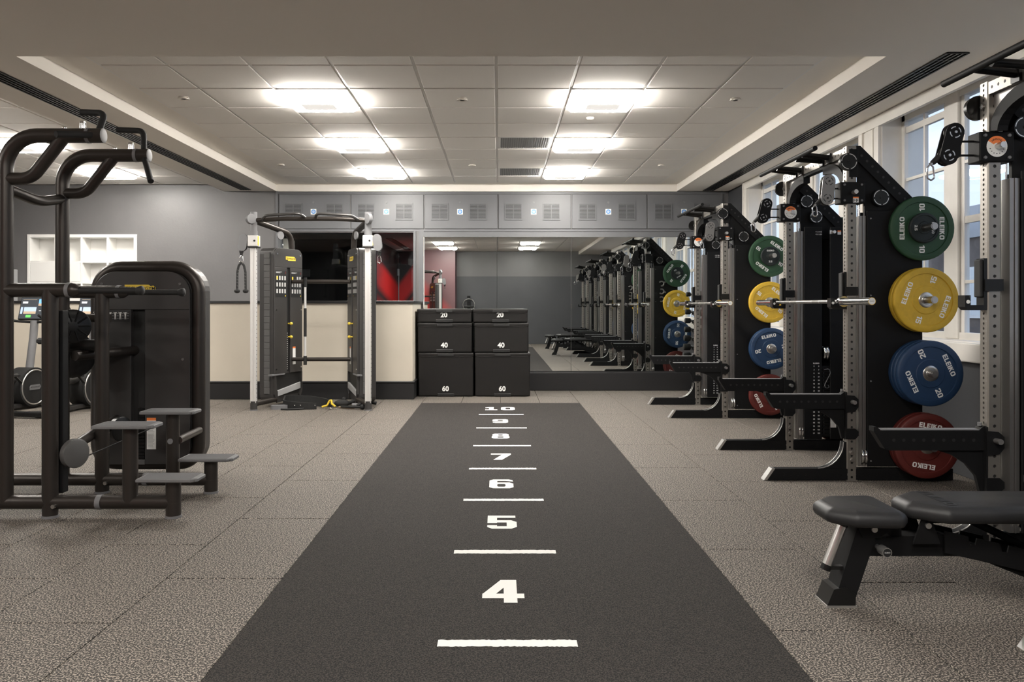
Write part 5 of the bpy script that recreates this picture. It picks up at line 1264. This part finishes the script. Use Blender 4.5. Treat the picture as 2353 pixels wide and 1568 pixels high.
MB().cyl((0, 0, .02), (0, 0, 1.06), .016, seg=12).build('shaft', 'alu_white', t)
for z0, z1 in ((.35, .70), (.0, .11), (.96, 1.08)): MB().cyl((0, 0, z0), (0, 0, z1), .019 if z0 == .35 else .022, seg=12).build('grip', 'rubber_black', t)
# heap of attachments on the floor
fx, fy = -2.0, 9.55
t = thing('weight_belt', 'black padded lifting belt curled on the floor under the cable machine', 'belt', (-2.29, 9.50, 0))
pts = [(.30*math.cos(a)*1.0, .16*math.sin(a)) for a in [PI*.10+PI*1.55*k/28 for k in range(29)]]
m = MB()
hgt = [.075+.07*(math.sin(PI*k/28)) * (1 if k < 16 else .4) for k in range(29)]
inn = [(p[0]*.94, p[1]*.88) for p in pts]; v = []
for (p, q, hh) in zip(pts, inn, hgt): v += [(p[0], p[1], .002), (p[0], p[1], hh), (q[0], q[1], hh), (q[0], q[1], .002)]
f = [(4*i+k, 4*i+(k+1) % 4, 4*i+4+(k+1) % 4, 4*i+4+k) for i in range(28) for k in range(4)]+[(0, 1, 2, 3), (112, 113, 114, 115)]
m.add(v, f).build('belt_body', 'rubber_black', t)
m = MB()
for x in (-.12, -.05, .12): m.sphere((x, -.158, .05), .007, 8, 6)
m.build('rivet', 'chrome', t)
def floor_item(nm_, lab, cat, mb, mt, loc, rz=0):
    o = tag(mb.build(nm_, mt), lab, cat, 'cable attachments on the floor'); o.location = loc; o.rotation_euler = (0, 0, rz); return o
floor_item('ankle_strap', 'grey ankle strap lying left of the curled belt', 'strap', MB().prism([(a*.0+.10*math.cos(q), .045*math.sin(q)) for a, q in [(0, 2*PI*k/16) for k in range(16)]], .001, .05, None, True), 'grey_plastic', (-2.60, 9.38, 0), .3)
floor_item('flat_strap', 'thin black strap trailing on the floor before the belt', 'strap', MB().tube([(-.14, 0, .012), (-.05, -.02, .012), (.05, .0, .012), (.12, .03, .014)], .011, 6), 'rubber_black', (-2.42, 9.30, 0))
floor_item('foam_handle', 'grey foam tube handle on the floor right of the belt', 'handle', MB().cyl((-.08, 0, .034), (.09, -.02, .034), .022, seg=14), 'grey_plastic', (-1.68, 9.52, 0))
floor_item('dark_handle', 'black webbing handle heaped behind the yellow strap', 'handle', MB().sphere((0, 0, .045), .045, 14, 8, sc=(2.2, .9, 1)).sphere((.02, .02, .09), .03, 10, 6), 'rope_black', (-1.90, 9.60, 0))
floor_item('buckle_strap', 'dark strap with a square buckle by the right tower', 'strap', MB().tube([(-.12, 0, .03), (-.02, 0, .07), (.03, 0, .09), (.12, 0, .05), (.22, 0, .03)], .022, 8).box(-.02, .05, -.03, .03, .07, .115, .006), 'rubber_black', (-1.72, 9.72, 0))
floor_item('yellow_strap', 'bright yellow loop strap tangled on the floor', 'strap', MB().tube(fillet([(-.09, -.02, .02), (-.03, 0, .035), (-.01, .02, .085), (.02, .01, .10), (.03, -.03, .06), (.08, -.06, .03)], .02, 4), .012, 8), 'strap_yellow', (-2.02, 9.46, 0))
floor_item('tan_handle', 'tan leather handle lying flat by the right column', 'handle', MB().tube(fillet([(-.16, .02, .014), (-.06, .05, .02), (.02, .0, .03), (.10, -.03, .02)], .05, 4), [.008]+[.018]*9+[.010], 8) if False else MB().prism([(-.13, .0), (-.03, .035), (.06, .03), (.10, 0), (.05, -.03), (-.03, -.02)], .004, .028, None, False, .006), 'strap_tan', (-1.80, 9.42, 0), -.35)
floor_item('stirrup_handle', 'black stirrup handle with a round end by the right column', 'handle', MB().tube(fillet([(-.14, .05, .02), (-.02, -.03, .03), (.12, -.05, .03)], .06, 5), .014, 10).sphere((.13, -.05, .032), .032, 12, 8).tube([(.06, .0, .04), (.16, .06, .08)], .02, 8), 'rubber_black', (-1.74, 9.40, 0))
floor_item('chain_clip', 'small chrome chain clip in front of the yellow strap', 'clip', MB().tube([(-.07, 0, .008), (-.02, -.01, .008), (.03, .0, .009), (.08, -.015, .008)], .006, 6).sphere((.0, -.01, .014), .013, 8, 6), 'chrome', (-1.98, 9.34, 0))
# ================================================================== LEFT BAY
# white cubby shelf on the ledge
t = thing('cubby_shelf', 'white open cubby shelf against the grey wall', 'shelf', (-6.858, YB-.012, 1.297)); SW, SH, SD = 1.596, .974, .255
T_ = .045
for x0 in (0, SW-T_): MB().box(x0, x0+T_, 0, SD, 0, SH, .003, seg=1).build('side_board', 'shelf_white', t)
MB().box(T_, SW-T_, 0, SD, SH-T_, SH, .003, seg=1).build('top_board', 'shelf_white', t); MB().box(T_, SW-T_, 0, SD, 0, T_, .003, seg=1).build('bottom_board', 'shelf_white', t)
MB().box(T_, SW-T_, SD-.012, SD, T_, SH-T_).build('back_board', 'shelf_white', t)
for z in (.575, .27): MB().box(T_, SW-T_, .003, SD-.012, z-.014, z+.014).build('shelf_board', 'shelf_white', t)
for x in (.41, .79, 1.17): MB().box(x-.014, x+.014, .004, SD-.012, T_, SH-T_).build('divider', 'shelf_white', t)
MB().box(.05, .77, 0, .02, .285, .56, .002, seg=1).build('cupboard_door', 'shelf_white', t)
o = MB().box(.22, .62, .10, .12, .045, .255).build('card', 'white_paint', t); o['label'] = 'white card behind the brown box'
tag(MB().box(-6.62, -6.24, YB-.075, YB-.018, 1.297, 1.53, .028, seg=3).build('brown_box', 'shelf_item'), 'glossy brown rounded box in the white shelf', 'box')
tag(MB().box(-7.25, -6.99, YB-.30, YB-.01, 1.296, 1.76, .01).build('grey_cabinet', 'print_grey'), 'grey cabinet at the left edge beside the white shelf', 'cabinet')
# exercise bikes with consoles
def bike():
    t = thing('exercise_bike', '', 'exercise bike', (0, 0, 0))
    MB().box(-.62, .60, -.05, .05, .02, .07, .01).build('base_rail', 'housing', t)
    for x in (-.58, .55):
        MB().box(x-.045, x+.045, -.28, .28, .015, .07, .012).build('cross_foot', 'black_satin', t)
    w_ = MB().cyl((.30, -.11, .255), (.30, .11, .255), .235, seg=36).build('flywheel_housing', 'rubber_black', t)
    for s in (-1, 1):
        A = frame((.30, s*.111, .255), (1, 0, 0), (0, 0, 1), (0, s, 0)); m = MB(); m.torus(.205, .009, A, 36, 8); m.build('housing_ring', 'cap_silver', w_)
        m = MB(); m.prism([(-.09, -.03), (.07, -.03), (.09, 0), (.07, .03), (-.07, .03), (-.09, .01)], 0, .004, A); lo_ = m.build('housing_badge', 'grey_plastic', w_)
        m = MB(); ftext(m, 'TECHNOGYM', .024, (frame((.30, s*.1155, .255), (-s*-1 if s == -1 else -1, 0, 0), (0, 0, 1), (0, s, 0))), .02); m.build('badge_lettering', 'print_black', lo_)
    MB().tube(fillet([(.32, 0, .35), (.40, 0, .85), (.42, 0, 1.05)], .4, 5), [.055]*6+[.05]*2 if False else .045, 14).build('front_stem', 'grey_plastic', t)
    MB().tube(fillet([(-.10, 0, .08), (-.22, 0, .55), (-.27, 0, .80)], .4, 5), .04, 14).build('seat_post', 'grey_plastic', t)
    MB().tube([(-.16, 0, .34), (.30, 0, .40)], .05, 14).build('frame_tube', 'housing', t)
    MB().prism([(-.42, -.11), (-.40, -.13), (-.30, -.10), (-.12, -.03), (-.08, 0), (-.12, .03), (-.30, .10), (-.40, .13), (-.42, .11)], .80, .87, None, False, .02).build('saddle', 'rubber_black', t)
    for s in (-1, 1):
        MB().tube(fillet([(.42, 0, 1.03), (.42, s*.22, 1.04), (.30, s*.25, 1.06), (.22, s*.22, 1.12)], .05, 5), .016, 12).build('handlebar', 'rubber_black', t)
        cr_ = MB().tube([(.10, s*.10, .32), (.10+.14*s, s*.12, .32-.10*s)], .014, 10).build('crank', 'black_satin', t)
        MB().box(.10+.14*s-.045, .10+.14*s+.045, s*.13-.04 if s < 0 else .10, s*.13+.0+(.03 if s < 0 else .09)-.0, .32-.10*s-.012, .32-.10*s+.012, .006).build('pedal', 'rubber_black', cr_)
    # console facing the rider (-X local), leaning back
    F = at(.44, 0, 1.20) @ Matrix.Rotation(math.radians(14), 4, 'Y') @ frame((0, 0, 0), (0, -1, 0), (0, 0, 1), (-1, 0, 0))
    m = MB().prism(rrect(-.225, .225, -.145, .145, .015, 3), -.03, 0, F, False, .004); c = m.build('console', 'black_satin', t)
    MB().box(-.04, .04, -.25, -.13, -.035, -.015, T=F).build('console_mount', 'black_satin', c)
    MB().box(-.215, .215, -.130, .135, .0005, .0015, T=F).build('screen', 'screen_dark', c)
    for (x0, x1, z0, z1, mt) in ((-.20, -.02, .045, .12, 'screen_dark'), (.03, .20, .03, .115, 'screen_blue'), (.03, .20, .03, .06, 'screen_tan'), (-.16, .01, -.07, .015, 'screen_sky'), (-.16, .01, -.07, -.04, 'screen_tan'), (-.205, -.175, -.07, .015, 'screen_sky'), (.03, .20, -.07, .01, 'screen_dark'), (-.12, -.05, -.115, -.085, 'screen_green'), (-.19, .0, .105, .109, 'screen_tan'), (-.19, -.12, .06, .085, 'screen_white'), (.05, .08, -.035, -.028, 'screen_white'), (.10, .13, -.035, -.028, 'screen_white'), (.14, .16, -.105, -.10, 'screen_white'), (.17, .19, -.105, -.10, 'screen_white')):
        dz = .0005 if (z1-z0) < .035 else 0
        MB().box(x0, x1, z0, z1, .0016, .0020+dz, T=F).build('screen_tile', mt, c)
    return t
bk = bike(); bk['group'] = 'exercise bikes in the left bay'; bk['label'] = 'exercise bike with a lit console at the far left behind the chin machine'
bk.location = (-5.72, 9.2, 0); bk.rotation_euler = (0, 0, math.radians(80))
index_kids(); bk2 = copy_tree(bk); bk2['label'] = 'exercise bike with a lit console between the chin machine posts'; bk2.location = (-4.98, 9.2, 0); bk2.rotation_euler = (0, 0, math.radians(82))

# ================================================================== behind the camera, seen in the mirror
t = thing('attachment_post', 'black holed post with a steel hoop against the rear wall, seen in the mirror', 'storage post', (-.95, BY0+.12, 0))
MB().box(-.05, .05, -.03, .03, .02, 1.56, .01).build('post', 'black_steel', t); MB().box(-.22, .22, -.1, .25, 0, .03, .006).build('base', 'black_steel', t)
for k in range(8): MB().cyl((0, .03, .8+.1*k), (0, .0306, .8+.1*k), .012, seg=10).build('hole_mark', 'print_black', t)
MB().torus(.19, .012, frame((0, .05, 1.27), (1, 0, 0), (0, 0, 1), (0, -1, 0)), 32, 8).build('hoop', 'steel_brushed', t)
MB().box(-.13, .13, .032, .045, 1.38, 1.41).box(-.16, .16, .032, .10, 1.18, 1.24, .01).build('bracket', 'black_satin', t)
